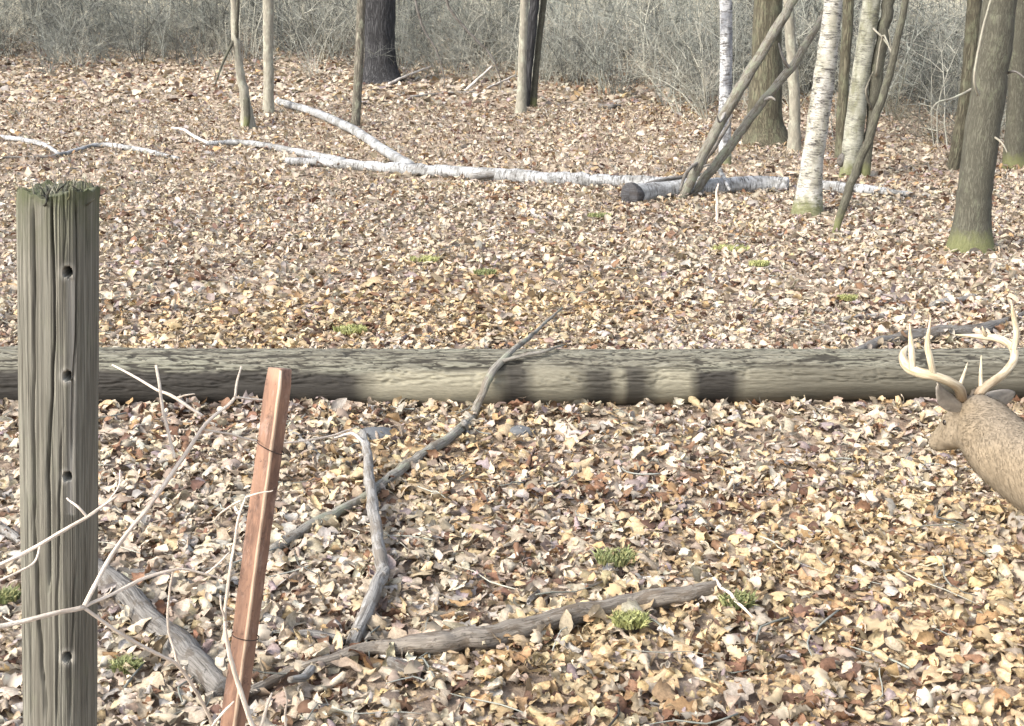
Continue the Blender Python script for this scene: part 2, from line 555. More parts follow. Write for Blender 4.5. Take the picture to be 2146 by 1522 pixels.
def leaf_template(kind, st, seed, cols=5):
    """dry leaf of unit length: lobed outline, rolled across and along like paper"""
    r = np.random.default_rng(seed)
    t = np.linspace(0, 1, st)
    alt = np.where(np.arange(st) % 2 == 0, -1, 1)
    lob = st > 5
    if kind == 'oak':
        w = 0.30 * np.sin(np.pi * (0.06 + 0.86 * t)) ** 0.55 * (0.8 + 0.4 * t) * (1 + (0.24 if lob else 0.05) * alt)
    elif kind == 'beech':
        w = 0.29 * np.sin(np.pi * (0.04 + 0.93 * t)) ** 0.8
    else:
        w = 0.42 * np.sin(np.pi * (0.05 + 0.88 * t ** 0.8)) ** 0.6 * (1 + (0.26 if lob else 0.08) * alt)
    wl_, wr_ = w * (1 + 0.12 * r.normal(size=st)), w * (1 + 0.12 * r.normal(size=st))
    kx = r.normal(-0.8, 5.2)            # roll across
    kl = r.normal(-0.3, 2.1)            # roll along
    tw = r.normal(0, 0.7)
    ph = r.uniform(0, 6.28, 4)
    V = []
    for i in range(st):
        x = t[i] - 0.5
        xl = math.sin(kl * x) / kl
        zl = (1 - math.cos(kl * x)) / kl
        k2 = kx * (1 + 0.5 * math.sin(3 * x + ph[0]))
        k2 = k2 if abs(k2) > .05 else .05
        for j in range(cols):
            q = -1 + 2 * j / (cols - 1)
            y = q * (wl_[i] if q < 0 else wr_[i])
            yy = math.sin(k2 * y) / k2
            z = (1 - math.cos(k2 * y)) / k2 + tw * x * yy + zl
            z += .022 * math.sin(9 * x + ph[1]) * abs(q) + .018 * math.sin(14 * x + 6 * y + ph[2])
            V.append((xl + (0.02 * r.normal() if abs(q) == 1 else 0) - .05 * abs(q) * (1 if lob else 0), yy + 0.03 * math.sin(5 * x + ph[3]), z))
    V = np.array(V)
    V[:, 2] -= np.median(V[:, 2])
    Fc = []
    for i in range(st - 1):
        for j in range(cols - 1):
            a = i * cols + j
            Fc.append((a, a + 1, a + cols + 1, a + cols))
    return V, np.array(Fc)


PAL = np.array([(0.62, 0.54, 0.43), (0.57, 0.49, 0.38), (0.50, 0.42, 0.31), (0.37, 0.29, 0.23), (0.49, 0.455, 0.41),
                (0.58, 0.46, 0.29), (0.57, 0.425, 0.245), (0.42, 0.28, 0.15), (0.25, 0.145, 0.09), (0.15, 0.09, 0.065), (0.36, 0.295, 0.285)])
P_PALE = np.array([.30, .23, .15, .06, .10, .06, .01, .012, .03, .02, .028])
P_GOLD = np.array([.10, .04, .12, .03, .01, .42, .19, .05, .025, .015, .0])
# golden drifts: (x, y, radius)
gA, gB, gC, gD = gp(1850, 1180), gp(1000, 640), gp(900, 980), gp(1300, 1400)
DRIFT = [(gA.x + .2, gA.y - .2, 1.15), (gA.x - .1, gA.y - 0.9, 1.0), (gB.x, gB.y, 1.3), (gB.x - 1.2, gB.y - 0.5, 1.0), (gC.x, gC.y, 0.6), (gD.x, gD.y, 0.6)]


w1, w2 = gp(1330, 1030), gp(400, 885)
DAMP_SHADE = [(w1.x, w1.y, .75, .5), (w2.x, w2.y, .6, .25)]          # damp brown patch, then the log's shade painted in browner leaves: x, y, radii


def leaf_colours(x, y, r):
    n = len(x)
    g = np.zeros(n)
    for (a, b, rr) in DRIFT:
        g = np.maximum(g, np.exp(-(((x - a) ** 2 + (y - b) ** 2) / rr ** 2)))
    g = np.clip(g * 1.35 + 0.5 * (fbm(x * 0.8 + 3, y * 0.8, 7, 2) - 0.5), 0, 1)
    isg = r.random(n) < g
    dk = np.clip((fbm(x * 1.6 + 30, y * 1.6 + 8, 2, 2) - 0.52) * 3, 0, 0.6)
    c = np.where(isg[:, None], PAL[r.choice(len(PAL), n, p=P_GOLD / P_GOLD.sum())], PAL[r.choice(len(PAL), n, p=P_PALE / P_PALE.sum())])
    damp_shade = np.zeros(n)
    for (a, b, ra_, rb2) in DAMP_SHADE:
        damp_shade = np.maximum(damp_shade, np.exp(-(((x - a) / ra_) ** 2 + ((y - b) / rb2) ** 2)))
    br = r.random(n) < np.maximum(dk * 0.4, damp_shade * .55)
    c = np.where(br[:, None], PAL[r.choice([3, 7, 8, 8, 9, 10], n)], c)
    c = c * (1 + 0.16 * r.normal(size=(n, 1))) * (1 + 0.022 * r.normal(size=(n, 3)))
    return np.clip(c, 0.03, 0.72)


def rots(n, r, tilt):
    ya = r.uniform(0, 2 * np.pi, n)
    p = r.normal(0, tilt, n)
    q = r.normal(0, tilt, n)
    cy, sy, cp, sp, cq, sq = np.cos(ya), np.sin(ya), np.cos(p), np.sin(p), np.cos(q), np.sin(q)
    Z = np.zeros(n)
    O = np.ones(n)
    Rz = np.stack([np.stack([cy, -sy, Z], 1), np.stack([sy, cy, Z], 1), np.stack([Z, Z, O], 1)], 1)
    Ry = np.stack([np.stack([cp, Z, sp], 1), np.stack([Z, O, Z], 1), np.stack([-sp, Z, cp], 1)], 1)
    Rx = np.stack([np.stack([O, Z, Z], 1), np.stack([Z, cq, -sq], 1), np.stack([Z, sq, cq], 1)], 1)
    return Rz @ Ry @ Rx


LV, LF, LC = [], [], []
lofs = 0


def scatter(y0, y1, dens, size, st, ntemp, seed, tilt=0.36, pile=0.05, cols=5):
    r = np.random.default_rng(seed)
    wmax = 0.46 * y1 + 0.7
    n = int((y1 - y0) * 2 * wmax * dens)
    y = r.uniform(y0, y1, n)
    x = r.uniform(-wmax, wmax, n)
    k = np.abs(x) < 0.46 * y + 0.7
    # bare log: no leaf buried inside the trunk
    k &= ~((np.abs(y - 6.52) < 0.17))
    x, y = x[k], y[k]
    n = len(x)
    kinds = r.integers(0, ntemp, n)
    sz = np.clip(size * np.exp(r.normal(0, .32, n)), size * 0.4, size * 2.0)
    lump = np.clip(fbm(x * 2.2, y * 2.2, 4, 2), 0, 1)
    z = height(x, y) + r.random(n) ** 1.3 * pile * (0.5 + lump) + 0.004
    put(x, y, z, sz, kinds, ntemp, st, cols, seed, tilt, r)


def put(x, y, z, sz, kinds, ntemp, st, cols, seed, tilt, r):
    global lofs
    n = len(x)
    C = leaf_colours(x, y, r)
    R = rots(n, r, tilt)
    for t in range(ntemp):
        V, Fc = leaf_template(['oak', 'oak', 'beech', 'maple'][t % 4], st, seed * 50 + t, cols)
        m = np.where(kinds == t)[0]
        if not len(m): continue
        P = np.einsum('nij,vj->nvi', R[m], V) * sz[m][:, None, None] + np.stack([x[m], y[m], z[m]], 1)[:, None, :]
        nv = len(V)
        LV.append(P.reshape(-1, 3))
        LF.append((Fc[None] + (np.arange(len(m)) * nv)[:, None, None] + lofs).reshape(-1, 4))
        q = np.abs(np.tile(np.linspace(-1, 1, cols), st))                      # midrib pale, margins dry and brown
        vf = (1.10 - .24 * q ** 2 + .14 * np.random.default_rng(t).normal(size=nv))
        LC.append((C[m][:, None, :] * np.clip(vf, .55, 1.35)[None, :, None] * np.stack([np.ones(nv), 1 - .05 * q, 1 - .10 * q], 1)[None]).reshape(-1, 3))
        lofs += len(m) * nv


scatter(2.6, 5.2, 900, 0.060, 7, 30, 11, .30, .038, 4)
scatter(2.6, 5.6, 420, 0.032, 4, 12, 31, .5, .06, 3)           # torn scraps
scatter(5.2, 9.0, 740, 0.063, 6, 26, 12, .36, .045, 4)
scatter(9.0, 16.0, 370, 0.074, 4, 18, 13, 0.42, .045, 3)
scatter(16.0, 26.0, 160, 0.092, 3, 12, 14, 0.45, .04, 3)
scatter(26.0, 42.0, 60, 0.14, 3, 8, 15, 0.45, .04, 3)
STICKS = [([(LX0, 6.31), (4.9, 6.31)], .02, 420), ([(LX0, 6.70), (4.9, 6.70)], .05, 700)]     # (path, radius, leaves drifted against it)


def drift_leaves():
    r = np.random.default_rng(77)
    X, Y, Z, SZ = [], [], [], []
    for path, rad, cnt in STICKS:
        P = np.array([(p[0], p[1]) for p in path])
        L = np.concatenate([[0], np.cumsum(np.linalg.norm(np.diff(P, axis=0), axis=1))])
        cnt = cnt or int(L[-1] * 34)
        u = r.uniform(0, L[-1], cnt)
        x, y = np.interp(u, L, P[:, 0]), np.interp(u, L, P[:, 1])
        side = r.choice([-1, 1], cnt) * (rad * r.uniform(.5, 1.0, cnt) + r.exponential(.03, cnt))
        d = P[-1] - P[0]
        d = d / (np.linalg.norm(d) + 1e-9)
        x, y = x - d[1] * side, y + d[0] * side
        X.append(x)
        Y.append(y)
        Z.append(height(x, y) + .03 + r.random(cnt) * min(.05, rad * 1.1))
        SZ.append(np.clip(r.normal(.08, .02, cnt), .04, .13) * np.where(y > 9, 1.2, 1))
    X, Y, Z, SZ = map(np.concatenate, (X, Y, Z, SZ))
    put(X, Y, Z, SZ, r.integers(0, 16, len(X)), 16, 7, 4, 16, .5, r)


# the 300 leaves that show largest, one object each, lying on top of the litter
lr = np.random.default_rng(91)
temps = []
for t in range(36):
    V, Fc = leaf_template(['oak', 'maple', 'oak', 'beech'][t % 4], 9, 900 + t)
    cc = np.clip(PAL[[0, 1, 5, 2, 6, 0, 4, 8, 5, 2, 0, 3][t % 12]] * (1 + 0.12 * lr.normal()), 0.03, 0.7)
    q = np.abs(np.tile(np.linspace(-1, 1, 5), 9))
    temps.append(mesh_np('leaf', V, Fc, M['leaf'], COL=np.clip(cc[None] * (1.08 - .25 * q ** 2 + .10 * lr.normal(size=len(V)))[:, None], .02, .75)))
gold_t = [t for t in range(36) if t % 12 in (2, 4, 8, 9)]
nleaf = 0
while nleaf < 300:
    px, py = lr.uniform(-10, 2156), lr.uniform(880, 1540)
    p = gp(px, py)
    isg = any((p.x - a) ** 2 + (p.y - b) ** 2 < (0.8 * rr) ** 2 for (a, b, rr) in DRIFT)
    t = int(lr.choice(gold_t)) if isg and lr.random() < 0.7 else int(lr.integers(36))
    o = bpy.data.objects.new('leaf', temps[t])
    o.parent = ground
    o.location = (p.x, p.y, float(height(p.x, p.y)) + 0.036 + 0.016 * lr.random())
    s = float(np.clip(lr.normal(0.076, 0.02), 0.045, 0.12))
    o.scale = (s, s, s)
    o.rotation_euler = (float(lr.normal(0, .28)), float(lr.normal(0, .28)), float(lr.uniform(0, 6.28)))
    col.objects.link(o)
    nleaf += 1

# ------------------------------------------------------------------ standing trees


def stand(name, label, pts, wpx, mat, group='trees standing round the clearing', height_m=7.5, flare=1.35, sides=20, lump=0.10,
          base_lift=0.0, limbs=3, cat='tree', wob=0.012, seed=None, ydepth=0.0, vines=0, n=8):
    """pts: pixels from the base upwards; wpx: trunk widths there. Stands in the upright plane through its base."""
    seed = seed if seed is not None else int(pts[0][0])
    b = gp(*pts[0])
    W3 = [at(p[0], p[1], b.y + ydepth * k) for k, p in enumerate(pts)]
    R = [0.5 * w / ppm(q) for w, q in zip(wpx, W3)]
    W3[0].z -= 0.08
    d = (W3[-1] - W3[-2]).normalized()
    rr = random.Random(seed)
    q, r = W3[-1].copy(), R[-1]
    r0 = r
    while q.z < height_m and r > 0.008:
        step = 0.8
        d = (d * 0.8 + Vector((rr.uniform(-.06, .06), rr.uniform(-.06, .06), 0.35))).normalized()
        q = q + d * step
        r = r0 * max(0.12, 1 - (q.z - W3[len(pts) - 1].z) / (height_m * 1.1))
        W3.append(q.copy())
        R.append(r)
    # root flare
    P0, P1 = W3[0], W3[1]
    fl = min(0.35, 0.45 * (P1 - P0).length)
    W3.insert(1, P0.lerp(P1, fl / (P1 - P0).length))
    R.insert(1, R[0])
    R[0] *= flare
    root = empty(name, (b.x, b.y, b.z))
    tag(root, label, cat, group)
    MB().tube(W3, R, sides, n, lump=lump, lf=1.6, wob=wob, seed=seed % 37).build('trunk', mat, root.location, root)
    for k in range(limbs):
        i = rr.randrange(len(pts) + 1, len(W3) - 2) if len(W3) - 2 > len(pts) + 1 else len(W3) - 2
        a = W3[i]
        ang = rr.uniform(0, 6.28)
        L = rr.uniform(0.9, 2.2)
        dd = Vector((math.cos(ang), math.sin(ang), rr.uniform(.4, 1.0))).normalized()
        pl = [a, a + dd * L * .35, a + dd * L * .7 + Vector((rr.uniform(-.15, .15), rr.uniform(-.15, .15), .12)), a + dd * L + Vector((rr.uniform(-.2, .2), rr.uniform(-.2, .2), .35))]
        rl = R[i] * 0.45
        mb = MB().tube(pl, [rl, rl * .7, rl * .45, 0.004], 6, 4, wob=.03, seed=k)
        for j in range(6):
            s = pl[1].lerp(pl[3], rr.random())
            e = s + Vector((rr.uniform(-.5, .5), rr.uniform(-.5, .5), rr.uniform(.1, .6)))
            mb.tube([s, s.lerp(e, .5) + Vector((0, 0, .05)), e], [rl * .3, rl * .2, .003], 4, 3, wob=.02, seed=j)
        mb.build('limb', mat, root.location, root)
    return root


def spur(root, pts, w, mat, Y=None, name='branch', sides=6, wob=.006):
    """side branch of a tree; pixels in the upright plane Y"""
    Y = Y or root.location.y
    Q = [at(p[0], p[1], Y + (p[2] if len(p) > 2 else 0)) for p in pts]
    R = [0.5 * x / ppm(q) for x, q in zip(w, Q)]
    return MB().tube(Q, R, sides, 6, lump=.15, wob=wob, seed=int(pts[0][0]) % 13).build(name, mat, root.location, root)


t = stand('maple_tree', 'thin crooked grey tree with a bulging base, leftmost standing trunk', [(522, 268), (515, 215), (500, 130), (492, 60), (487, -30)], [30, 22, 17, 16, 15], M['smooth_bark'], flare=1.25, lump=.16, wob=.03)
spur(t, [(495, 90, -.02), (497, 40, -.1), (500, -30, -.15)], [9, 8, 7], M['grey_bark'])
spur(t, [(493, 80, -.02), (470, 125, -.2), (450, 180, -.4)], [7, 6, 3], M['grey_bark'])
spur(t, [(516, 205, -.05), (518, 245, -.12), (512, 280, -.2)], [14, 14, 9], M['grey_bark'], name='root_stub')
stand('ash_tree', 'slim straight pale trunk just right of the crooked grey tree', [(562, 236), (563, 160), (562, 70), (563, -30)], [23, 22, 22, 22], M['smooth_bark'], flare=1.2)
stand('cherry_tree', 'slim grey-tan trunk standing in front of the broad dark oak', [(744, 268), (750, 180), (754, 90), (758, -30)], [19, 19, 19, 18], M['tan_bark'], flare=1.15)
stand('oak_tree', 'broad dark blue-grey oak trunk flaring at its foot behind a slim trunk', [(800, 172), (798, 120), (796, 50), (797, -60)], [78, 66, 65, 64], M['dark_bark'], flare=1.3, height_m=12, lump=.12, sides=28, n=10)
stand('ironwood_tree', 'pale left stem of the three-stemmed clump in the middle distance', [(1091, 236), (1094, 150), (1097, 60), (1099, -30)], [22, 18, 17, 16], M['smooth_bark'], flare=1.2)
stand('ironwood_tree', 'dark middle stem of the three-stemmed clump', [(1100, 226), (1108, 130), (1117, 40), (1124, -30)], [18, 19, 20, 20], M['dark_bark'], flare=1.1)
stand('ironwood_tree', 'grey right stem of the three-stemmed clump', [(1116, 224), (1125, 130), (1134, 50), (1143, -30)], [15, 13, 13, 13], M['grey_bark'], flare=1.15)
stand('birch_tree', 'upright white birch with dark horizontal marks left of the leaning poles', [(1520, 345), (1519, 250), (1522, 120), (1521, -40)], [26, 27, 26, 26], M['birch_dark'], flare=1.1, lump=.05)
stand('oak_tree', 'broad olive-tan oak trunk with flared buttress behind the leaning poles', [(1606, 302), (1602, 245), (1606, 130), (1612, -60)], [92, 76, 64, 58], M['olive_bark'], flare=1.25, height_m=12, lump=.14, sides=28, n=10)
stand('hickory_tree', 'slim pale tan trunk close to the right of the olive oak', [(1665, 318), (1665, 240), (1662, 140), (1655, 60), (1650, -40)], [28, 24, 23, 21, 20], M['smooth_bark'], flare=1.15, wob=.02)
stand('birch_tree', 'stout white birch leaning right with a mossy green foot', [(1690, 450), (1704, 330), (1722, 200), (1738, 80), (1750, -40)], [56, 46, 44, 40, 36], M['birch'], flare=1.3, lump=.07)
stand('hornbeam_tree', 'slender brown trunk seen just behind the stout leaning birch', [(1762, 335), (1765, 220), (1772, 110), (1780, -40)], [24, 22, 22, 22], M['olive_bark'], flare=1.2)
tk = stand('birch_tree', 'greenish lichen-covered birch with a dark hole near its foot', [(1778, 372), (1788, 290), (1806, 150), (1822, 40), (1832, -40)], [40, 40, 38, 38, 36], M['birch_lichen'], flare=1.15, lump=.1)
tl = stand('hornbeam_tree', 'dark crooked stem hugging the right side of the lichen birch', [(1812, 372), (1826, 250), (1838, 150), (1852, 60), (1868, -40)], [20, 22, 26, 26, 24], M['grey_bark'], flare=1.1, wob=.03, lump=.18)
tm = stand('sapling_tree', 'thin bent sapling leaning right in front of the lichen birch', [(1746, 488), (1768, 430), (1800, 340), (1836, 245), (1868, 140), (1902, -30)], [15, 18, 18, 18, 15, 14], M['grey_bark'], flare=1.0, wob=.02, height_m=5)
tn = stand('maple_tree', 'narrow olive trunk leaning right behind the large grey trunk', [(1994, 355), (2012, 280), (2030, 150), (2045, -30)], [26, 27, 28, 30], M['olive_bark'], flare=1.1)
to = stand('maple_tree', 'large smooth grey trunk with mossy flared foot above the deer', [(2032, 527), (2042, 420), (2062, 250), (2085, 90), (2100, -40)], [84, 72, 70, 70, 68], M['grey_bark'], flare=1.35, lump=.07, sides=28, n=10)
stand('maple_tree', 'grey trunk at the far right edge behind the large grey trunk', [(2126, 352), (2132, 200), (2140, -40)], [44, 40, 40], M['grey_bark'], flare=1.15)
# dead twigs on the right-hand trunks
spur(tl, [(1835, 160, -.1), (1850, 75, -.3), (1868, 110, -.5), (1862, 62, -.6)], [5, 4, 4, 2], M['smooth_bark'])
spur(tk, [(1830, 60, -.2), (1850, 80, -.3), (1872, 112, -.4)], [5, 4, 2], M['smooth_bark'])
spur(tl, [(1826, 230, -.1), (1815, 190, -.2), (1830, 150, -.2)], [6, 5, 2], M['tan_bark'])
spur(tn, [(2040, 185, -.1), (2000, 205, -.3), (1965, 215, -.5), (1950, 235, -.6)], [6, 5, 4, 2], M['smooth_bark'])
spur(to, [(2050, 200, -.22), (2042, 160, -.3), (2060, 60, -.3), (2085, -30, -.3)], [6, 5, 5, 4], M['smooth_bark'])
spur(to, [(2100, 160, .1), (2125, 150, -.1), (2150, 165, -.2)], [7, 5, 3], M['dark_stick'])
spur(to, [(2080, 285, -.1), (2100, 300, -.2), (2110, 320, -.3)], [6, 4, 2], M['smooth_bark'])
# knot hole on the lichen birch
kb = at(1764, 336, tk.location.y - 0.066)
kr = 9 / ppm(kb)
MB().tube([kb + Vector((0, -.004, 0)), kb + Vector((0, .03, 0))], [kr * .8, kr], 12, 1, lump=.2, flat=1.7).build('knot_hole', M['dark_stick'], tk.location, tk)

# ------------------------------------------------------------------ leaning poles


def pole(label, pts, w, mat, dy):
    b = gp(*pts[0])
    Q = [at(p[0], p[1], b.y + dy * k) for k, p in enumerate(pts)]
    R = [0.5 * x / ppm(q) for x, q in zip(w, Q)]
    Q[0].z -= .04
    root = empty('leaning_pole', b)
    tag(root, label, 'dead tree', 'dead poles leaning into the trees')
    MB().tube(Q, R, 12, 10, lump=.12, lf=3, wob=.02, seed=int(pts[0][0]) % 19).build('trunk', mat, b, root)
    return root, Q, R


pa, Q, R = pole('thicker left one of two dead poles leaning right over the cut birch', [(1426, 416), (1478, 318), (1545, 195), (1600, 105), (1662, 0), (1700, -70)], [20, 22, 24, 22, 20, 18], M['pole_bark'], .10)
spur(pa, [(1522, 232, .15), (1508, 256, 0), (1502, 242, -.1)], [8, 6, 3], M['grey_stick'])
spur(pa, [(1470, 335, .1), (1440, 360, -.1), (1425, 400, -.2)], [8, 8, 5], M['dark_stick'])
pb, Q, R = pole('thinner right one of two dead poles leaning right over the cut birch', [(1442, 412), (1520, 320), (1590, 225), (1660, 140), (1726, 30), (1770, -60)], [20, 20, 19, 17, 14, 12], M['pole_bark'], .14)
spur(pb, [(1655, 145, .4), (1640, 120, .3), (1632, 90, .3)], [8, 6, 3], M['grey_stick'])
spur(pb, [(1600, 212, .3), (1614, 205, .15), (1625, 210, .05)], [8, 7, 4], M['grey_stick'])

pc_, Q, R = pole('thin dark dead stem leaning beside the two poles', [(1432, 408), (1470, 350), (1508, 292), (1535, 240)], [9, 9, 8, 4], M['dark_stick'], .06)
spur(pc_, [(1470, 350, .06), (1490, 345, 0), (1512, 350, -.05)], [6, 5, 3], M['dark_stick'])

# ------------------------------------------------------------------ things lying on the ground


PATH = {}


def lie(name, label, pts, w, mat, cat='branch', group='dead branches on the forest floor', sides=12, lump=.26, wob=.014, sink=0.35, n=9, part='stem'):
    """pts pixels (px, py[, extra lift]) of the centre line; w widths in pixels. Rests on the litter."""
    Q, R = [], []
    for p, x in zip(pts, w):
        q = gp(p[0], p[1])
        r = (0.43 if q.y < 7 else .5) * x / ppm(q)
        q = gp(p[0], p[1], r * (1 - sink) + 0.02 + (p[2] if len(p) > 2 else 0))
        Q.append(q)
        R.append(r)
    mid = Q[len(Q) // 2]
    root = empty(name, (mid.x, mid.y, float(height(mid.x, mid.y))))
    tag(root, label, cat, group)
    MB().tube(Q, R, sides, n, lump=lump, lf=9, wob=wob, seed=int(pts[0][0]) % 23).build(part, mat, root.location, root)
    if mid.y < 15: STICKS.append((Q, max(R) * .9, 0))
    PATH[root] = (Q, R)
    return root


def fork(root, pts, w, mat, name='side_branch', sides=7, sink=.2, wob=.006):
    Q, R = [], []
    for p, x in zip(pts, w):
        q = gp(p[0], p[1])
        r = 0.5 * x / ppm(q)
        Q.append(gp(p[0], p[1], r * (1 - sink) + 0.03 + (p[2] if len(p) > 2 else 0)))
        R.append(r)
    return MB().tube(Q, R, sides, 6, lump=.12, wob=wob, seed=int(pts[0][1]) % 17).build(name, mat, root.location, root)


G_B = 'fallen birch pieces'
bt = lie('fallen_birch', 'long white fallen birch trunk forking at its left end', [(600, 338), (720, 344), (850, 356), (1000, 364), (1150, 375), (1300, 381), (1400, 384), (1470, 380)],
         [16, 21, 24, 29, 28, 27, 26, 24], M['birch_fallen'], 'fallen tree', G_B, 16, .16, .03, part='trunk')
fork(bt, [(858, 348), (800, 312), (740, 272), (660, 236), (585, 213)], [24, 20, 19, 16, 14], M['birch_fallen'], 'limb', 12)
fork(bt, [(720, 338), (640, 322), (560, 306), (500, 299), (432, 301)], [16, 15, 13, 12, 9], M['birch_fallen'], 'limb', 10)
fork(bt, [(436, 300), (405, 285, .05), (385, 272, .08), (360, 268, .05)], [8, 7, 6, 4], M['pale_stick'], 'limb', 7)
fork(bt, [(985, 372), (1035, 366, .03), (1060, 374)], [16, 14, 8], M['grey_stick'], 'bark_curl', 8)
cb = lie('cut_birch_log', 'thick birch log with a dark sawn end facing left', [(1322, 408), (1400, 398), (1500, 391), (1590, 386), (1652, 388)], [42, 36, 34, 33, 30], M['birch_fallen'], 'log', G_B, 18, .14, .012, part='log', sink=.3)
Qc, Rc = PATH[cb]
dr = (Qc[0] - Qc[1]).normalized()
MB().tube([Qc[0] - dr * .07, Qc[0] + dr * .005, Qc[0] + dr * .03, Qc[0] + dr * .012], [Rc[0] * 1.12, Rc[0] * 1.16, Rc[0] * .98, Rc[0] * .5], 20, 3, lump=.2).build('cut_end', M['black_wood'], cb.location, cb)
fork(cb, [(1560, 372, .06), (1590, 388, .02), (1640, 404)], [6, 5, 3], M['dark_stick'])
fork(cb, [(1300, 412, .0), (1340, 392, .10), (1400, 376, .14), (1500, 362, .16)], [8, 9, 8, 4], M['dark_stick'])
fork(cb, [(1505, 352, .22), (1518, 376, .12), (1530, 398, .05)], [10, 9, 6], M['birch_fallen'])
lie('birch_piece', 'tapering birch piece right of the stout leaning birch', [(1722, 392), (1800, 398), (1870, 405), (1945, 412)], [26, 24, 16, 8], M['birch_fallen'], 'log', G_B, 12, .12)
lie('birch_branch', 'white birch branch entering at the left edge above the fence post', [(-40, 284), (50, 294), (95, 306), (122, 322)], [11, 11, 10, 7], M['birch_fallen'], 'branch', G_B)
b2 = lie('birch_branch', 'arched white birch branch lying right of the fence post top', [(112, 328), (165, 314), (215, 304), (300, 316), (374, 333)], [8, 8, 10, 11, 8], M['birch_fallen'], 'branch', G_B)
fork(b2, [(112, 328), (60, 330), (10, 330), (-20, 336)], [6, 6, 5, 4], M['dark_stick'])
lie('pale_log_piece', 'short pale branch piece behind the log near the right', [(1765, 672), (1815, 666), (1852, 664)], [15, 17, 13], M['grey_stick'])
lie('pale_log_piece', 'pale weathered stick above the antlers at far right', [(1952, 640), (2000, 630), (2042, 622)], [13, 15, 12], M['grey_stick'])
lie('dark_limb', 'dark curved limb lying against the back of the big log at right', [(1780, 742, .05), (1860, 716), (1960, 700), (2050, 694), (2122, 668), (2190, 640)], [14, 26, 30, 28, 16, 12], M['dark_stick'], sides=12)
lie('far_branch', 'thin pale stick propped beside the foot of the dark oak', [(815, 176), (850, 160, .1), (906, 138, .3)], [6, 5, 3], M['pale_stick'])
lie('far_branch', 'pale stick slanting up left of the three-stemmed clump', [(975, 190), (1000, 168, .2), (1032, 138, .5)], [6, 5, 3], M['pale_stick'])
lie('far_branch', 'pale stick pointing at the three-stemmed clump', [(1020, 186), (1050, 172, .1), (1080, 158, .2)], [5, 4, 3], M['pale_stick'])
lie('far_branch', 'long low stick lying below the dark oak', [(860, 203), (930, 196), (1000, 192)], [5, 5, 3], M['grey_stick'])
lie('far_branch', 'short stick lying right of the three-stemmed clump', [(1255, 222), (1280, 224), (1300, 222)], [9, 10, 7], M['dark_stick'])
lie('thin_branch', 'dark twig on the leaves right of the fence post', [(236, 482), (290, 485), (360, 490), (400, 498)], [5, 6, 5, 3], M['dark_stick'])
lie('thin_branch', 'thin dark branch in the leaves below the cut birch log', [(1085, 448), (1150, 458), (1220, 462)], [8, 9, 6], M['grey_stick'])
lie('thin_branch', 'grey branch in the leaves just left of the deer', [(1810, 886), (1870, 902), (1925, 922), (1945, 935)], [10, 14, 12, 8], M['grey_stick'])

# branch that climbs over the big log
pts = [gp(566, 1156, .05), gp(640, 1110, .05), gp(700, 1078, .05), gp(760, 1045, .055), gp(820, 1000, .055), gp(880, 958, .06), gp(955, 906, .07),
       at(986, 880, 6.18), at(1003, 842, 6.27), at(1022, 800, 6.31), at(1040, 770, 6.37), at(1062, 745, 6.46), at(1090, 722, 6.64), at(1125, 693, 6.95), at(1178, 645, 7.45)]
r1 = empty('crossing_branch', gp(880, 958))
tag(r1, 'long thin grey-brown branch climbing over the big log', 'branch', 'dead branches on the forest floor')
MB().tube(pts, [0.5 * x / ppm(q) for x, q in zip([22, 25, 24, 22, 22, 22, 21, 19, 17, 18, 16, 14, 12, 8, 4], pts)], 12, 9, lump=.24, lf=9, wob=.010, seed=3).build('stem', M['cross_bark'], r1.location, r1)
STICKS.append((pts[:7], .03, 0))
pts = [at(1050, 758, 6.40), at(1095, 745, 6.42), at(1150, 734, 6.46), at(1185, 722, 6.6)]
MB().tube(pts, [0.5 * x / ppm(q) for x, q in zip([9, 8, 7, 3], pts)], 8, 6, lump=.2, wob=.008).build('side_branch', M['cross_bark'], r1.location, r1)
fork(r1, [(972, 885, .06), (978, 905), (980, 930)], [14, 12, 8], M['grey_stick'])

r2 = lie('upright_branch', 'crooked grey branch standing between the T-post and the middle', [(760, 905, .12), (768, 950, .08), (776, 1010, .06), (784, 1080, .05), (796, 1150, .05), (800, 1200, .04), (772, 1272, .03), (738, 1352)], [16, 22, 25, 28, 31, 33, 34, 32], M['grey_stick'], sink=.1)
fork(r2, [(800, 1205, .05), (812, 1192, .06)], [20, 14], M['grey_stick'], 'stub')
fork(r2, [(764, 930, .1), (740, 910, .14), (700, 918, .12)], [8, 7, 4], M['pale_stick'])
lie('crooked_stick', 'crooked grey stick lying right of the T-post', [(606, 904), (640, 930), (688, 975), (745, 968)], [16, 18, 17, 12], M['grey_stick'])
r3 = lie('bottom_branch', 'thick brown branch lying across the lower middle foreground', [(520, 1452), (600, 1412), (690, 1382), (790, 1356), (900, 1352), (985, 1340), (1060, 1326), (1190, 1290), (1330, 1262), (1440, 1246), (1505, 1232)],
         [24, 29, 32, 38, 52, 58, 50, 48, 46, 42, 36], M['brown_stick'], sides=18, lump=.34, wob=.012, sink=-.15)
fork(r3, [(690, 1378), (660, 1395), (635, 1420, .02), (607, 1425, .05)], [22, 20, 18, 14], M['grey_stick'])
lie('bark_slab', 'dark rotten wood chunk behind the thick brown branch', [(628, 1334), (670, 1332), (722, 1346)], [28, 34, 22], M['dark_stick'], 'wood chunk', lump=.35)
lie('bark_slab', 'grey wood chunk below the thick brown branch', [(815, 1390), (850, 1402), (890, 1412)], [30, 38, 26], M['dark_stick'], 'wood chunk', lump=.35)
lie('pale_stick', 'long pale stick pointing right below the thick brown branch', [(790, 1372), (880, 1398), (960, 1415), (1045, 1440)], [12, 13, 13, 8], M['pale_stick'])
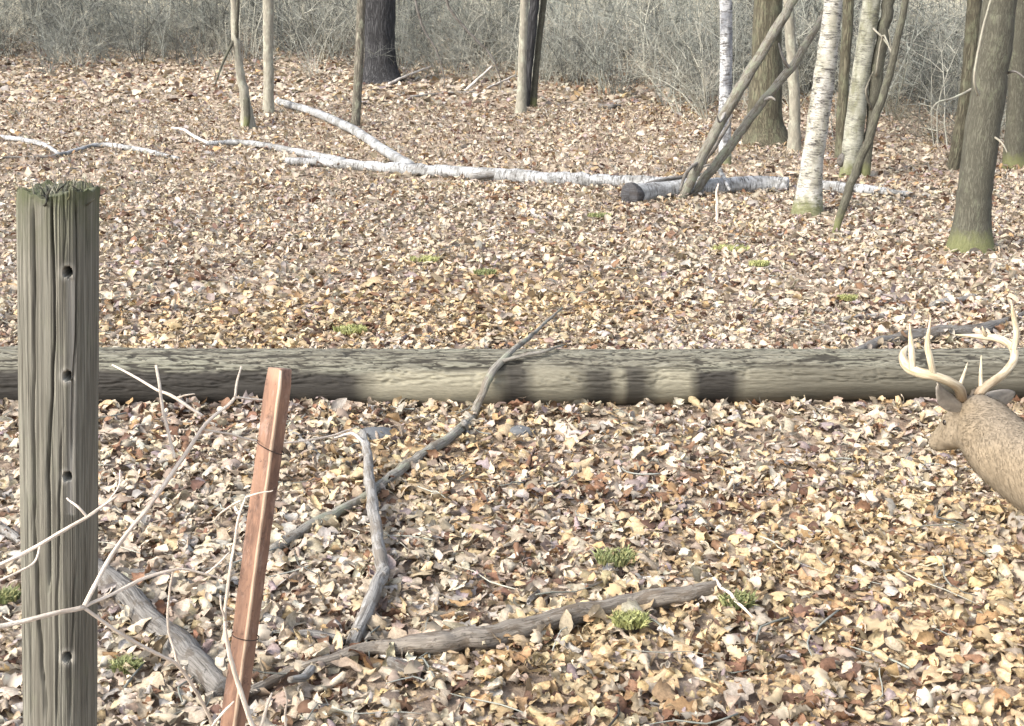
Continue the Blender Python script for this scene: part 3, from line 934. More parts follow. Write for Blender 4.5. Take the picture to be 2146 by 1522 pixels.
lie('pale_stick', 'thin pale twig slanting beside the right end of the brown branch', [(1496, 1212, .05), (1540, 1258, .05), (1590, 1312)], [9, 8, 6], M['pale_twig'])
lie('pale_stick', 'thin pale twig lying behind the thick brown branch', [(1215, 1226), (1300, 1216), (1400, 1214), (1498, 1214)], [6, 8, 8, 6], M['pale_stick'])
lie('pale_stick', 'thin pale twig in the golden leaves at lower right', [(1700, 1345), (1780, 1325), (1850, 1300)], [7, 8, 5], M['pale_stick'])
lie('pale_stick', 'pale twig near the bottom right of the middle', [(1560, 1362), (1610, 1382), (1640, 1396)], [7, 8, 5], M['pale_stick'])
lie('pale_stick', 'short pale twig low in the frame right of centre', [(1210, 1450), (1300, 1462), (1390, 1478)], [7, 8, 6], M['grey_stick'])
rl_ = lie('rotten_log', 'thick grey rotten log between fence post and T-post', [(150, 1160), (215, 1210), (300, 1285), (390, 1372), (470, 1450)], [54, 60, 66, 68, 60], M['dark_stick'], 'log', 'dead branches on the forest floor', 16, .2, sink=.45, part='log')
lie('rotten_branch', 'grey branch lying behind the rotten log', [(250, 1200), (330, 1212), (420, 1232), (470, 1262)], [24, 26, 26, 18], M['dark_stick'])
lie('rotten_branch', 'grey branch slanting right of the T-post', [(545, 1290), (590, 1310), (625, 1340)], [30, 28, 20], M['grey_stick'])
lie('rotten_branch', 'pale grey branch at the left edge beside the fence post', [(-30, 1090), (10, 1110), (45, 1140)], [24, 26, 20], M['grey_stick'])
lie('rotten_branch', 'dark branch at the left edge beside the big log', [(-40, 800), (10, 790), (50, 800), (120, 830)], [9, 8, 8, 6], M['dark_stick'], wob=.02)

drift_leaves()
litter = link('leaf_litter', mesh_np('leaf_litter', np.vstack(LV), np.vstack(LF), M['leaf'], COL=np.vstack(LC)), parent=ground)
tag(litter, kind='stuff')

# ------------------------------------------------------------------ stones
sm = NT('dark_stone')
so = sm.n('ShaderNodeTexCoord').outputs['Object']
s_f = sm.noise(so, 25, 5, .65)
sm.bump(s_f, .6, .01)
sm.base(sm.mix(s_f, (0.05, 0.055, 0.06), (0.17, 0.175, 0.18)))
for (px, py, wpx, hp, lab) in ((790, 924, 88, .45, 'flat dark stone behind the top of the crooked upright branch'), (1090, 915, 62, .5, 'small dark stone in the leaves below the big log')):
    p = gp(px, py)
    r = .5 * wpx / ppm(p)
    th, ph = np.meshgrid(np.linspace(0, 2 * np.pi, 24, endpoint=False), np.linspace(0.05, np.pi - .05, 12), indexing='ij')
    D = np.stack([np.cos(th) * np.sin(ph), np.sin(th) * np.sin(ph), np.cos(ph)], -1)
    k = .75 + .5 * fbm(D[..., 0] * 1.4 + px, D[..., 1] * 1.4, D[..., 2] * 1.4, 3)
    S = (D * k[..., None] * np.array([r, r * .75, r * hp])).reshape(-1, 3)
    Fs = [(i * 12 + j, ((i + 1) % 24) * 12 + j, ((i + 1) % 24) * 12 + j + 1, i * 12 + j + 1) for i in range(24) for j in range(11)]
    Fs += [tuple(i * 12 + 11 for i in range(24)), tuple(i * 12 for i in range(23, -1, -1))]
    tag(link('stone', mesh_np('stone', S, Fs, sm.m), (p.x, p.y, p.z + r * hp * .45)), lab, 'stone', 'stones among the leaves')

# ------------------------------------------------------------------ grass and moss tufts
TUFT = [(890, 556, 60, 'pale green grass tuft, left one of the two tufts in mid clearing'), (1016, 584, 46, 'dark green tuft, right one of the two tufts in mid clearing'),
        (1530, 532, 80, 'broad green tuft below the stout leaning birch'), (1590, 566, 44, 'small yellowish tuft right of the broad green tuft'),
        (1256, 462, 50, 'green tuft in front of the dark sawn birch end'), (735, 708, 70, 'yellow-green grass tuft just behind the big log'),
        (1320, 1330, 76, 'bright green tuft below the thick brown branch'), (1290, 1196, 84, 'dark moss clump above the thick brown branch'),
        (1545, 1290, 70, 'pale moss clump at the right end of the brown branch'), (268, 1428, 56, 'dark green moss clump right of the fence post foot'),
        (14, 762, 56, 'moss clump at the left edge level with the big log'), (16, 1284, 50, 'moss clump at the lower left edge beside the fence post'),
        (1775, 640, 40, 'tiny green sprig behind the big log at right')]
tr = np.random.default_rng(5)
for (px, py, wpx, lab) in TUFT:
    p = gp(px, py)
    wd = wpx / ppm(p)
    n = 420
    a = tr.uniform(0, 2 * np.pi, n)
    rad = np.sqrt(tr.random(n)) * wd * .5
    bx, by = rad * np.cos(a), rad * np.sin(a) * .75
    hgt = tr.uniform(.1, 1.0, n) ** 1.5 * min(.018, wd * .16) + .024
    ln = tr.normal(0, .55, (n, 2)) * hgt[:, None]
    bw = tr.uniform(.0025, .0055, n)
    an = tr.uniform(0, np.pi, n)
    V = np.zeros((n, 5, 3))
    z0 = np.full(n, .02)
    V[:, 0] = np.stack([bx - bw * np.cos(an), by - bw * np.sin(an), z0], 1)
    V[:, 1] = np.stack([bx + bw * np.cos(an), by + bw * np.sin(an), z0], 1)
    V[:, 2] = np.stack([bx + bw * np.cos(an) + ln[:, 0] * .35, by + bw * np.sin(an) + ln[:, 1] * .35, z0 + hgt * .65], 1)
    V[:, 3] = np.stack([bx - bw * np.cos(an) + ln[:, 0] * .35, by - bw * np.sin(an) + ln[:, 1] * .35, z0 + hgt * .65], 1)
    V[:, 4] = np.stack([bx + ln[:, 0], by + ln[:, 1], z0 + hgt], 1)
    Fg = [f for i in range(n) for f in ((5 * i, 5 * i + 1, 5 * i + 2, 5 * i + 3), (5 * i + 3, 5 * i + 2, 5 * i + 4))]
    dark = 'dark' in lab or 'moss' in lab
    basec = np.array((0.20, 0.225, 0.10) if dark else (0.34, 0.36, 0.15))
    C = np.repeat(np.clip(basec * (1 + .3 * tr.normal(size=(n, 1))) + np.where(tr.random((n, 1)) < .3, .12, 0) * np.array((1, .75, .35)), .02, .5), 5, 0)
    tag(link('moss_clump' if 'moss' in lab else 'grass_tuft', mesh_np('tuft', V.reshape(-1, 3), Fg, M['grass'], COL=C), (p.x, p.y, float(height(p.x, p.y)) + .02)), lab, 'moss' if 'moss' in lab else 'grass tuft', 'green tufts in the leaf litter')

# ------------------------------------------------------------------ thicket of bare brush behind the trees


def prism(A, B, ra, rb):
    """3-sided tapered prisms between rows of A and B -> V, F"""
    d = B - A
    d /= np.linalg.norm(d, axis=1)[:, None] + 1e-9
    u = np.cross(d, np.array([.31, .87, .12]))
    u /= np.linalg.norm(u, axis=1)[:, None] + 1e-9
    w = np.cross(d, u)
    V = np.zeros((len(A), 6, 3))
    for k in range(3):
        c, s = math.cos(k * 2.0944), math.sin(k * 2.0944)
        V[:, k] = A + ra[:, None] * (c * u + s * w)
        V[:, 3 + k] = B + rb[:, None] * (c * u + s * w)
    F0 = np.array([(0, 1, 4, 3), (1, 2, 5, 4), (2, 0, 3, 5)])
    return V, F0


def bush(r, hgt, stems, spread, kids=7, arch=.5):
    """segments of a bare shrub at the origin: A, B, ra, rb"""
    S = []
    for k in range(stems):
        a = r.uniform(0, 6.283)
        d = np.array([math.cos(a) * spread * r.uniform(.3, 1), math.sin(a) * spread * r.uniform(.3, 1), 1.0])
        d /= np.linalg.norm(d)
        p = np.array([math.cos(a), math.sin(a), 0]) * r.uniform(0, .25)
        L = hgt * r.uniform(.55, 1.0)
        rad = r.uniform(.005, .011)
        nseg = 6
        pts_ = [p]
        for j in range(nseg):
            d = d + r.normal(0, .16, 3) + np.array([d[0] * arch * .12, d[1] * arch * .12, -.10 * arch])
            d /= np.linalg.norm(d)
            q = p + d * L / nseg
            r0, r1_ = rad * (1 - j / nseg * .8), rad * (1 - (j + 1) / nseg * .8)
            S.append((p, q, r0, r1_))
            p = q
            pts_.append(p)
        for c in range(kids):
            j = r.integers(1, nseg)
            p = pts_[j]
            dd = r.normal(0, .7, 3)
            dd[2] = abs(dd[2]) * .6 + .15
            dd /= np.linalg.norm(dd)
            l2 = L * r.uniform(.12, .35)
            rb_ = rad * .5
            for m in range(3):
                q = p + dd * l2 / 3
                S.append((p, q, rb_ * (1 - m * .28), rb_ * (1 - (m + 1) * .28)))
                if m < 2 and r.random() < .7:
                    e = r.normal(0, 1, 3)
                    e[2] += .4
                    e /= np.linalg.norm(e)
                    S.append((q, q + e * l2 * .4, rb_ * .45, rb_ * .2))
                p = q
                dd = dd + r.normal(0, .25, 3)
                dd /= np.linalg.norm(dd)
    A, B = np.array([s[0] for s in S]), np.array([s[1] for s in S])
    return A, B, np.array([s[2] for s in S]), np.array([s[3] for s in S])


br = np.random.default_rng(21)
TW = np.array([(0.36, 0.37, 0.325), (0.28, 0.29, 0.26), (0.44, 0.435, 0.365), (0.19, 0.20, 0.18), (0.33, 0.345, 0.30), (0.50, 0.49, 0.41), (0.12, 0.12, 0.11)])
kitc = bpy.data.collections.new('thicket_kit')
for k in range(14):
    A, B, ra, rb_ = bush(br, br.uniform(1.5, 3.2), int(br.integers(6, 12)), br.uniform(.3, 1.0), 9, br.uniform(.2, 1.5))
    if k % 5 == 0: A, B, ra, rb_ = bush(br, br.uniform(3.5, 5.0), 3, .18, 8, .1)      # young saplings
    tk_ = 2.3 if k % 5 == 0 else (1.0, 1.3, 1.9)[k % 3]
    V, F0 = prism(A, B, ra * tk_, rb_ * tk_)
    Fs = (F0[None] + (np.arange(len(A)) * 6)[:, None, None]).reshape(-1, 4)
    c = TW[k % len(TW)] * br.uniform(.55, .9)
    ko = bpy.data.objects.new('thicket_bush', mesh_np('thicket_bush', V.reshape(-1, 3), Fs, M['twigcol'], COL=np.tile(c, (len(A) * 6, 1)) * (1 + .15 * br.normal(size=(len(A) * 6, 1))), smooth=False))
    kitc.objects.link(ko)
EX = [-400, 0, 300, 500, 700, 900, 1100, 1300, 1500, 1700, 1900, 2146, 2500]
EY = [140, 136, 126, 136, 140, 152, 172, 198, 225, 225, 250, 280, 300]
pts_, rot_, scl_, idx_ = [], [], [], []
for k in range(1000):
    if k < 800:
        px = br.uniform(-350, 2500)
        e = gp(px, float(np.interp(px, EX, EY)))
        yb = e.y + br.exponential(5.0) + br.normal(0, 1.3)
        xb = e.x * yb / e.y
        sc_ = br.uniform(.5, 1.0) if yb < e.y + 2 else br.uniform(.85, 1.45)
    else:
        yb = br.uniform(38, 64)
        xb = br.uniform(-.6, .6) * yb
        sc_ = br.uniform(1.3, 2.4)
    pts_.append((xb, yb, float(height(xb, yb)) - .04))
    rot_.append((br.normal(0, .08), br.normal(0, .08), br.uniform(0, 6.283)))
    scl_.append(sc_)
    idx_.append(int(br.integers(14)))
pme = bpy.data.meshes.new('thicket')
pme.from_pydata(pts_, [], [])
for nm, typ, key, dat in (('rot', 'FLOAT_VECTOR', 'vector', np.array(rot_)), ('scl', 'FLOAT', 'value', np.array(scl_)), ('idx', 'INT', 'value', np.array(idx_))):
    at_ = pme.attributes.new(nm, typ, 'POINT')
    at_.data.foreach_set(key, dat.astype(np.int32 if typ == 'INT' else np.float32).ravel())
ng = bpy.data.node_groups.new('thicket_scatter', 'GeometryNodeTree')
ng.interface.new_socket('Geometry', in_out='INPUT', socket_type='NodeSocketGeometry')
ng.interface.new_socket('Geometry', in_out='OUTPUT', socket_type='NodeSocketGeometry')
gi, go = ng.nodes.new('NodeGroupInput'), ng.nodes.new('NodeGroupOutput')
iop, ci = ng.nodes.new('GeometryNodeInstanceOnPoints'), ng.nodes.new('GeometryNodeCollectionInfo')
ci.inputs['Collection'].default_value = kitc
ci.inputs['Separate Children'].default_value = True
ci.inputs['Reset Children'].default_value = True
iop.inputs['Pick Instance'].default_value = True
ng.links.new(gi.outputs[0], iop.inputs['Points'])
ng.links.new(ci.outputs[0], iop.inputs['Instance'])
for nm, typ, sk in (('rot', 'FLOAT_VECTOR', 'Rotation'), ('scl', 'FLOAT', 'Scale'), ('idx', 'INT', 'Instance Index')):
    na = ng.nodes.new('GeometryNodeInputNamedAttribute')
    na.data_type = typ
    na.inputs['Name'].default_value = nm
    ng.links.new(na.outputs[0], iop.inputs[sk])
ng.links.new(iop.outputs[0], go.inputs[0])
thicket = link('thicket', pme)
thicket.modifiers.new('scatter', 'NODES').node_group = ng
tag(thicket, 'tangled mass of bare grey-tan brush behind the trees', 'brush', kind='stuff')


def shrub(name, label, px, py, hgt, stems, spread, colr, seed, thick=1.0, group='bare shrubs at the edge of the thicket', kids=8, arch=.6):
    r = np.random.default_rng(seed)
    p = gp(px, py)
    A, B, ra, rb_ = bush(r, hgt, stems, spread, kids, arch)
    V, F0 = prism(A, B, ra * thick, rb_ * thick)
    Fs = (F0[None] + (np.arange(len(A)) * 6)[:, None, None]).reshape(-1, 4)
    C = np.tile(np.array(colr), (len(A) * 6, 1)) * (1 + .12 * r.normal(size=(len(A) * 6, 1)))
    o = link(name, mesh_np(name, V.reshape(-1, 3), Fs, M['twigcol'], COL=np.clip(C, .02, .7), smooth=False), (p.x, p.y, p.z - .03))
    return tag(o, label, 'shrub', group)


shrub('bare_shrub', 'pale arching bare shrub above the top left of the clearing', 330, 118, 1.6, 9, 1.4, (.36, .34, .28), 1, .9, arch=1.6)
shrub('bare_shrub', 'grey bare shrub behind the crooked leftmost trunk', 455, 150, 1.8, 8, .7, (.28, .27, .22), 2)
shrub('bare_shrub', 'pale bare shrub right of the three-stemmed clump', 1235, 172, 1.8, 9, .9, (.40, .38, .31), 3, .9)
shrub('bare_shrub', 'tall pale shrub midway between clump and white birch', 1370, 190, 2.2, 9, .6, (.42, .40, .33), 4, .9)
shrub('bare_shrub', 'tan bare shrub just left of the upright white birch', 1462, 235, 1.7, 10, .7, (.33, .31, .26), 5, .9)
shrub('bare_shrub', 'dark tangled evergreen-looking bush between the right-hand trunks', 1958, 215, 1.6, 22, 1.0, (.10, .11, .10), 6, 1.0, kids=16, arch=.8)
shrub('bare_shrub', 'olive tangled shrub right of the thin bent sapling', 1890, 255, 1.7, 12, .8, (.21, .20, .15), 7, .9, kids=12)
shrub('bare_shrub', 'olive shrub low between the right-hand trunks', 1930, 290, 1.0, 10, 1.0, (.26, .24, .18), 8, .8, kids=12)
shrub('bare_shrub', 'dense dark brush just left of the large grey trunk', 1975, 300, 1.3, 16, .9, (.15, .145, .12), 16, 1.0, kids=14)
shrub('bare_shrub', 'grey-green brush filling the upper left corner', 120, 130, 1.9, 14, 1.0, (.24, .25, .22), 17, 1.1, kids=12)
shrub('bare_shrub', 'grey brush right of the upper left corner', 235, 126, 1.8, 14, .9, (.22, .225, .195), 18, 1.1, kids=12)
shrub('bare_shrub', 'grey shrub behind the broad dark oak', 880, 165, 1.9, 9, .8, (.27, .27, .23), 9, .9)
shrub('bare_shrub', 'grey-tan shrub between oak and three-stemmed clump', 985, 175, 2.0, 9, .7, (.33, .31, .25), 10, .9)
shrub('bare_shrub', 'fine grey shrub between the two slim left trunks', 650, 165, 1.7, 10, .6, (.29, .28, .24), 12, .8)
# two dark vines hanging in the thicket
for lab, P, ws in (('dark curved vine hanging right of the broad dark oak', [(862, -40), (880, 40), (902, 85), (918, 112), (930, 160)], [6, 6, 5, 4, 3]),
                   ('dark slanting vine midway between oak and three-stemmed clump', [(925, -40), (945, 22), (985, 70), (1030, 118), (1048, 165)], [7, 7, 6, 5, 3])):
    b = gp(P[-1][0], P[-1][1] + 25)
    Q = [at(x, y, b.y) for x, y in P] + [b]
    o = MB().tube(Q, [0.5 * w / ppm(q) for w, q in zip(ws + [3], Q)], 6, 6, wob=.03, seed=len(lab)).build('hanging_vine', M['dark_stick'], b)
    tag(o, lab, 'vine', 'vines hanging in the thicket')
# pale dead stalk by the birch logs
p = gp(1502, 470)
Q = [p, at(1503, 440, p.y), at(1502, 410, p.y), at(1506, 385, p.y)]
tag(MB().tube(Q, [.5 * w / ppm(q) for w, q in zip([6, 7, 6, 3], Q)], 6, 5, wob=.01).build('dead_stalk', M['pale_twig'], p), 'thin pale stalk standing in front of the birch logs', 'stalk')

# small loose twigs all over the litter: too many to count
tw = MB()
for k in range(300):
    yb = 2.9 + 15 * tr.random() ** 1.5
    xb = tr.uniform(-.45, .45) * yb
    a = tr.uniform(0, 6.28)
    L = tr.uniform(.08, .38)
    P = []
    for j in range(4):
        q = np.array([xb + math.cos(a) * L * (j / 3 - .5) + tr.normal(0, .015), yb + math.sin(a) * L * (j / 3 - .5) + tr.normal(0, .015), 0])
        if abs(q[1] - 6.53) < .19: q[1] += .4
        q[2] = float(height(q[0], q[1])) + .036 + tr.uniform(0, .02)
        P.append(q)
    r = tr.uniform(.0015, .0042)
    V, Fc, T = tube(P, [r, r, r * .8, r * .4], 5, 2)
    tw.add(V, Fc, T, TW[int(tr.integers(len(TW)))] * tr.uniform(.4, .95))
tag(tw.build('twig_litter', M['twigcol'], parent=ground), kind='stuff')

# ------------------------------------------------------------------ wooden fence post
PY = 2.46
ptop, pbot = at(122, 376, PY), at(127, 1522, PY)
ax = (ptop - pbot)
pbase = pbot + ax * ((-.15 - pbot.z) / ax.z)
ZT = ptop.z
rows = np.concatenate([np.linspace(-.15, .45, 30), np.linspace(.453, ZT, 340)])
th = np.concatenate([np.linspace(-math.pi, 0, 200, endpoint=False), np.linspace(0, math.pi, 50, endpoint=False)])   # -pi..0 is the camera side
half = 80.0 / ppm(ptop - Vector((0, .08, 0)))
ce, se = np.cos(th), np.sin(th)
pw = 2 / 3.2
UX, UY = np.sign(ce) * np.abs(ce) ** pw, np.sign(se) * np.abs(se) ** pw
yaw = math.radians(-8)
RX, RY = UX * math.cos(yaw) - UY * math.sin(yaw), UX * math.sin(yaw) + UY * math.cos(yaw)
CR = [([400, 520, 700, 850, 1000, 1240], [108, 111, 115, 108, 101, 104], 2.40, 0.0200), ([408, 560, 700, 800, 960], [160, 164, 161, 155, 152], 2.25, 0.0175),
      ([420, 640, 900, 1100, 1300, 1522], [66, 70, 68, 70, 80, 96], 2.70, 0.0150), ([900, 1150, 1350, 1522], [131, 122, 120, 118], 2.6, .010),
      ([1180, 1400, 1522], [160, 150, 147], 2.6, .010), ([450, 700, 1000], [186, 188, 184], 2.2, .007), ([1000, 1250, 1500], [186, 181, 186], 2.2, .008),
      ([560, 760, 900], [88, 92, 90], 2.0, .007), ([380, 470, 560], [134, 138, 136], 1.8, .006), ([1010, 1300, 1522], [52, 58, 64], 2.0, .007)]
HOLE = [(142, 571, 11), (142, 789, 10.5), (142, 1000, 10.5), (141, 1379, 11)]
PV, PC, PT = [], [], []
for z in rows:
    c0 = pbase + ax * ((z - pbase.z) / ax.z)
    wv = half * (1 + .02 * (vn(z * 3, 4.4) - .5))
    x, y = c0.x + RX * wv, c0.y + RY * wv * .92
    zz = np.full_like(x, z)
    # rotten, ragged top
    tdist = ZT - z
    if tdist < .05:
        zz = zz - (1 - tdist / .05) * .035 * (fbm(RX * 3 + 9, RY * 3, 5, 3))
    d = -.0012 * fbm(RX * 22, RY * 22, z * 1.6, 2) - .0022 * vn(RX * 75, RY * 75, z * 3) - .0016 * vn(RX * 130, RY * 130, z * 9)
    dep = y * CP - (zz - CAM_Z) * SP
    pxs = W / 2 + F * x / dep
    pys = Hh / 2 - F * (y * SP + (zz - CAM_Z) * CP) / dep
    front = (RY < -.2)
    pale = np.zeros_like(x)
    for ky, kx, cw, cd in CR:
        cx = np.interp(pys, ky, kx) + 3 * (vn(z * 18, cx0 := ky[0] * .1) - .5)
        on = (pys > ky[0] - 4) & (pys < ky[-1] + 4)
        fade = np.clip(np.minimum(pys - ky[0], ky[-1] - pys) / 40, 0.15, 1) if True else 1
        d = d - np.where(on & front, .6 * cd * fade * np.exp(-((pxs - cx) / cw) ** 2), 0)
    hole = np.zeros_like(x)
    for hx, hy, hr in HOLE:
        q = np.sqrt((pxs - hx) ** 2 + (pys - hy) ** 2)
        hole = np.maximum(hole, np.where(front & (q < hr), 1, 0))
        pale = np.maximum(pale, np.where(front, np.exp(-((q - hr - 3) / 6) ** 2) * .5, 0))
    st = np.where(front & (pys > 585) & (pys < 1080), np.exp(-((pxs - 152 - 3 * np.sin(pys * .01)) / 7.0) ** 2), 0)
    pale = np.clip(np.maximum(pale, st * .85), 0, 1)
    d = d - .002 * st
    nx_, ny_ = RX / np.hypot(RX, RY), RY / np.hypot(RX, RY)
    x2, y2 = x + nx_ * d, y + ny_ * d
    y2 = np.where(hole > 0, y2 + .06, y2)
    PV.append(np.column_stack([x2, y2, zz]))
    PC.append(np.column_stack([pale, np.clip(1 - tdist / .16, 0, 1) * np.ones_like(x), hole]))
    PT.append(np.column_stack([RX * half, RY * half, np.full_like(x, z)]))
nr, nc = len(rows), len(th)
# sunken, crumbly top
ctop = pbase + ax * ((ZT - pbase.z) / ax.z)
for k, s in enumerate((.85, .65, .42, .2)):
    ring = PV[-1] if k == 0 else last
    x, y = ctop.x + RX * half * s, ctop.y + RY * half * .92 * s
    z = ZT - .012 - .045 * fbm(x * 38, y * 38, 3 + k, 3) + .012 * s
    last = np.column_stack([x, y, z])
    PV.append(last)
    PC.append(np.column_stack([np.zeros(nc), np.ones(nc), np.zeros(nc)]))
    PT.append(last - np.array(pbase))
tot = len(PV)
ii, jj = np.meshgrid(np.arange(tot - 1), np.arange(nc), indexing='ij')
PF = np.column_stack([(ii * nc + jj).ravel(), (ii * nc + (jj + 1) % nc).ravel(), ((ii + 1) * nc + (jj + 1) % nc).ravel(), ((ii + 1) * nc + jj).ravel()])
pm = NT('weathered_post_wood')
tc = pm.attr('tc').outputs['Vector']
pc = pm.n('ShaderNodeSeparateColor')
pm.l(pm.attr('col').outputs['Color'], pc.inputs[0])
f = pm.noise(pm.mapped(tc, (210, 210, 3.2)), 1.0, 6, .68, .3)
f2 = pm.noise(pm.mapped(tc, (28, 28, 1.2)), 1.0, 4, .6, .2)
f3 = pm.noise(pm.mapped(tc, (16, 16, 9)), 1.0, 5, .7)
c = pm.mix(pm.ramp(f, [(.36, 0.), (.62, 1.)]), (.068, .064, .051), (.225, .218, .18))
c = pm.mix(pm.ramp(f2, [(.4, .4), (.6, 0.)]), c, (.095, .085, .068))
c = pm.mix(pm.ramp(f3, [(.55, 0.), (.75, .5)]), c, (.16, .165, .115))
c = pm.mix(pm.mth('MULTIPLY', pc.outputs['Red'], pm.ramp(f, [(.25, .5), (.6, 1.)])), c, (.42, .40, .35))
c = pm.mix(pm.mth('MULTIPLY', pc.outputs['Green'], pm.ramp(f3, [(.35, 0.2), (.6, 1.)])), c, (.085, .095, .05))
c = pm.mix(pc.outputs['Blue'], c, (.02, .018, .015))
pm.bump(pm.mth('ADD', f, pm.mth('MULTIPLY', f2, .7)), .6, .004)
pm.base(c)
post = empty('fence_post', (pbase.x, pbase.y, 0))
tag(post, 'thick weathered wooden fence post with four drilled holes at the left', 'fence post')
link('timber', mesh_np('timber', np.vstack(PV) - np.array([pbase.x, pbase.y, 0]), PF, pm.m, np.vstack(PT), np.vstack(PC)), parent=post)
# dead moss and rot fibres on the rotten top
mr = np.random.default_rng(3)
mb = MB()
for k in range(90):
    a, s = mr.uniform(0, 6.28), math.sqrt(mr.random())
    b = np.array([ctop.x + math.cos(a) * half * .95 * s, ctop.y + math.sin(a) * half * .85 * s, ZT - .045])
    e = b + np.array([mr.normal(0, .016), mr.normal(0, .014), mr.uniform(.012, .045)])
    V, Fc, T = tube([b, (b + e) / 2 + mr.normal(0, .005, 3), e], [.0028, .002, .0008], 4, 2)
    mb.add(V, Fc, T, np.array([(.09, .085, .06), (.14, .14, .08), (.22, .21, .16), (.05, .05, .04)][int(mr.integers(4))]))
mb.build('moss', M['grass'], post.location, post)

# ------------------------------------------------------------------ rusty steel T-post
TY = 2.55
tt, tb = at(587, 772, TY), at(487, 1522, TY + .02)
ta = (tt - tb)
tbase = tb + ta * ((-.1 - tb.z) / ta.z)
ad = ta.normalized()
sxv = Vector((1, .30, 0))
sxv = (sxv - ad * sxv.dot(ad)).normalized()
syv = ad.cross(sxv).normalized()
if syv.y > 0: syv = -syv
prof = [(-.0235, 0), (-.0235, .0045), (-.003, .006), (-.0030, .030), (.0030, .030), (.003, .006), (.0235, .0045), (.0235, 0), (.010, -.003), (-.010, -.003)]
prof = [(x * 1.2, y) for x, y in prof]
rows_ = 40
V, T = [], []
for i in range(rows_ + 1):
    c0 = tbase.lerp(tt, i / rows_)
    for (a, b) in prof:
        k = .55 if i == rows_ and abs(a) < .004 and b > .02 else 1
        V.append(c0 + sxv * (a * (1 - (.12 if i == rows_ else 0)) + mr.normal(0, .0006)) + syv * (b * k) + ad * (0.0))
        T.append((a, b, i / rows_ * ta.length * 1.3))
k = len(prof)
Fc = [(i * k + j, i * k + (j + 1) % k, (i + 1) * k + (j + 1) % k, (i + 1) * k + j) for i in range(rows_) for j in range(k)]
Fc += [tuple(range(k - 1, -1, -1)), tuple(rows_ * k + j for j in range(k))]
rm = NT('rusty_steel')
tc = rm.attr('tc').outputs['Vector']
f = rm.noise(rm.mapped(tc, (120, 120, 25)), 1.0, 5, .65)
f2 = rm.noise(rm.mapped(tc, (30, 30, 5)), 1.0, 5, .7)
sp_ = rm.n('ShaderNodeSeparateXYZ')
rm.l(tc, sp_.inputs[0])
c = rm.mix(rm.ramp(f2, [(.35, 0.), (.65, 1.)]), (.17, .105, .08), (.40, .245, .17))
c = rm.mix(rm.ramp(f, [(.5, 0.), (.7, .7)]), c, (.42, .25, .17))
c = rm.mix(rm.ramp(rm.noise(rm.mapped(tc, (60, 60, 40)), 1.0, 5, .75), [(.55, 0.), (.66, .8)]), c, (.10, .065, .055))
worn = rm.mth('MULTIPLY', rm.ramp(sp_.outputs['Y'], [(.0, 0.), (.024, 0.), (.028, 1.)]), rm.ramp(f2, [(.3, .25), (.55, .9)]))
c = rm.mix(rm.ramp(rm.noise(rm.mapped(tc, (45, 45, 14)), 1.0, 6, .75, .5), [(.56, 0.), (.64, .65)]), c, (.40, .29, .24))
c = rm.mix(worn, c, (.62, .47, .34))
rm.p.inputs['Roughness'].default_value = .7
rm.p.inputs['Metallic'].default_value = .15
rm.bump(f, .4, .0015)
rm.base(c)
tp = empty('steel_post', (tbase.x, tbase.y, 0))
tag(tp, 'leaning rusty steel T-post in front of the big log', 'fence post')
link('steel_bar', mesh_np('steel_bar', np.array([list(v) for v in V]) - np.array([tbase.x, tbase.y, 0]), Fc, rm.m, np.array(T), smooth=False), parent=tp)
wm = NT('dark_wire')
wm.p.inputs['Metallic'].default_value = .6
wm.p.inputs['Roughness'].default_value = .6
wm.base((.06, .045, .04))
for (pyc, sl) in ((922, .012), (1312, .004)):
    kf = (pyc - 772) / (1522 - 772)
    c0 = tt.lerp(tb, kf)
    loop = []
    for a in np.linspace(0, 2 * math.pi, 13):
        loop.append(c0 + sxv * (.031 * math.cos(a)) + syv * (.014 + .0215 * math.sin(a)) - ad * (sl * math.cos(a)))
    MB().tube(loop, .0013, 5, 2).build('wire_clip', wm.m, tp.location, tp)
# studs down the back of the bar, as such posts have
for i in range(14):
    c0 = tbase.lerp(tt, .06 + i * .068)
    MB().tube([c0 - syv * .002, c0 - syv * .007, c0 - syv * .009], [.006, .005, .002], 6, 1).build('stud', rm.m, tp.location, tp)

# ------------------------------------------------------------------ bare pale twigs in the foreground


def twig_plant(name, label, stems, group='bare pale twigs in front of the log'):
    """stems: list of (part name, [(px, py, Y)...], [w...])"""
    allq = []
    for nm, P, ws in stems:
        allq.append([at(p[0], p[1], p[2]) for p in P])
    o = allq[0][0]
    root = empty(name, (o.x, o.y, float(height(o.x, o.y))))
    tag(root, label, 'twig', group)
    for k, ((nm, P, ws), Q) in enumerate(zip(stems, allq)):
        MB().tube(Q, [.42 * w / ppm(q) for w, q in zip(ws, Q)], 8, 7, lump=.2, lf=24, wob=.004, seed=k * 3 + 1).build(nm, M['pale_twig'], root.location, root)
    return root


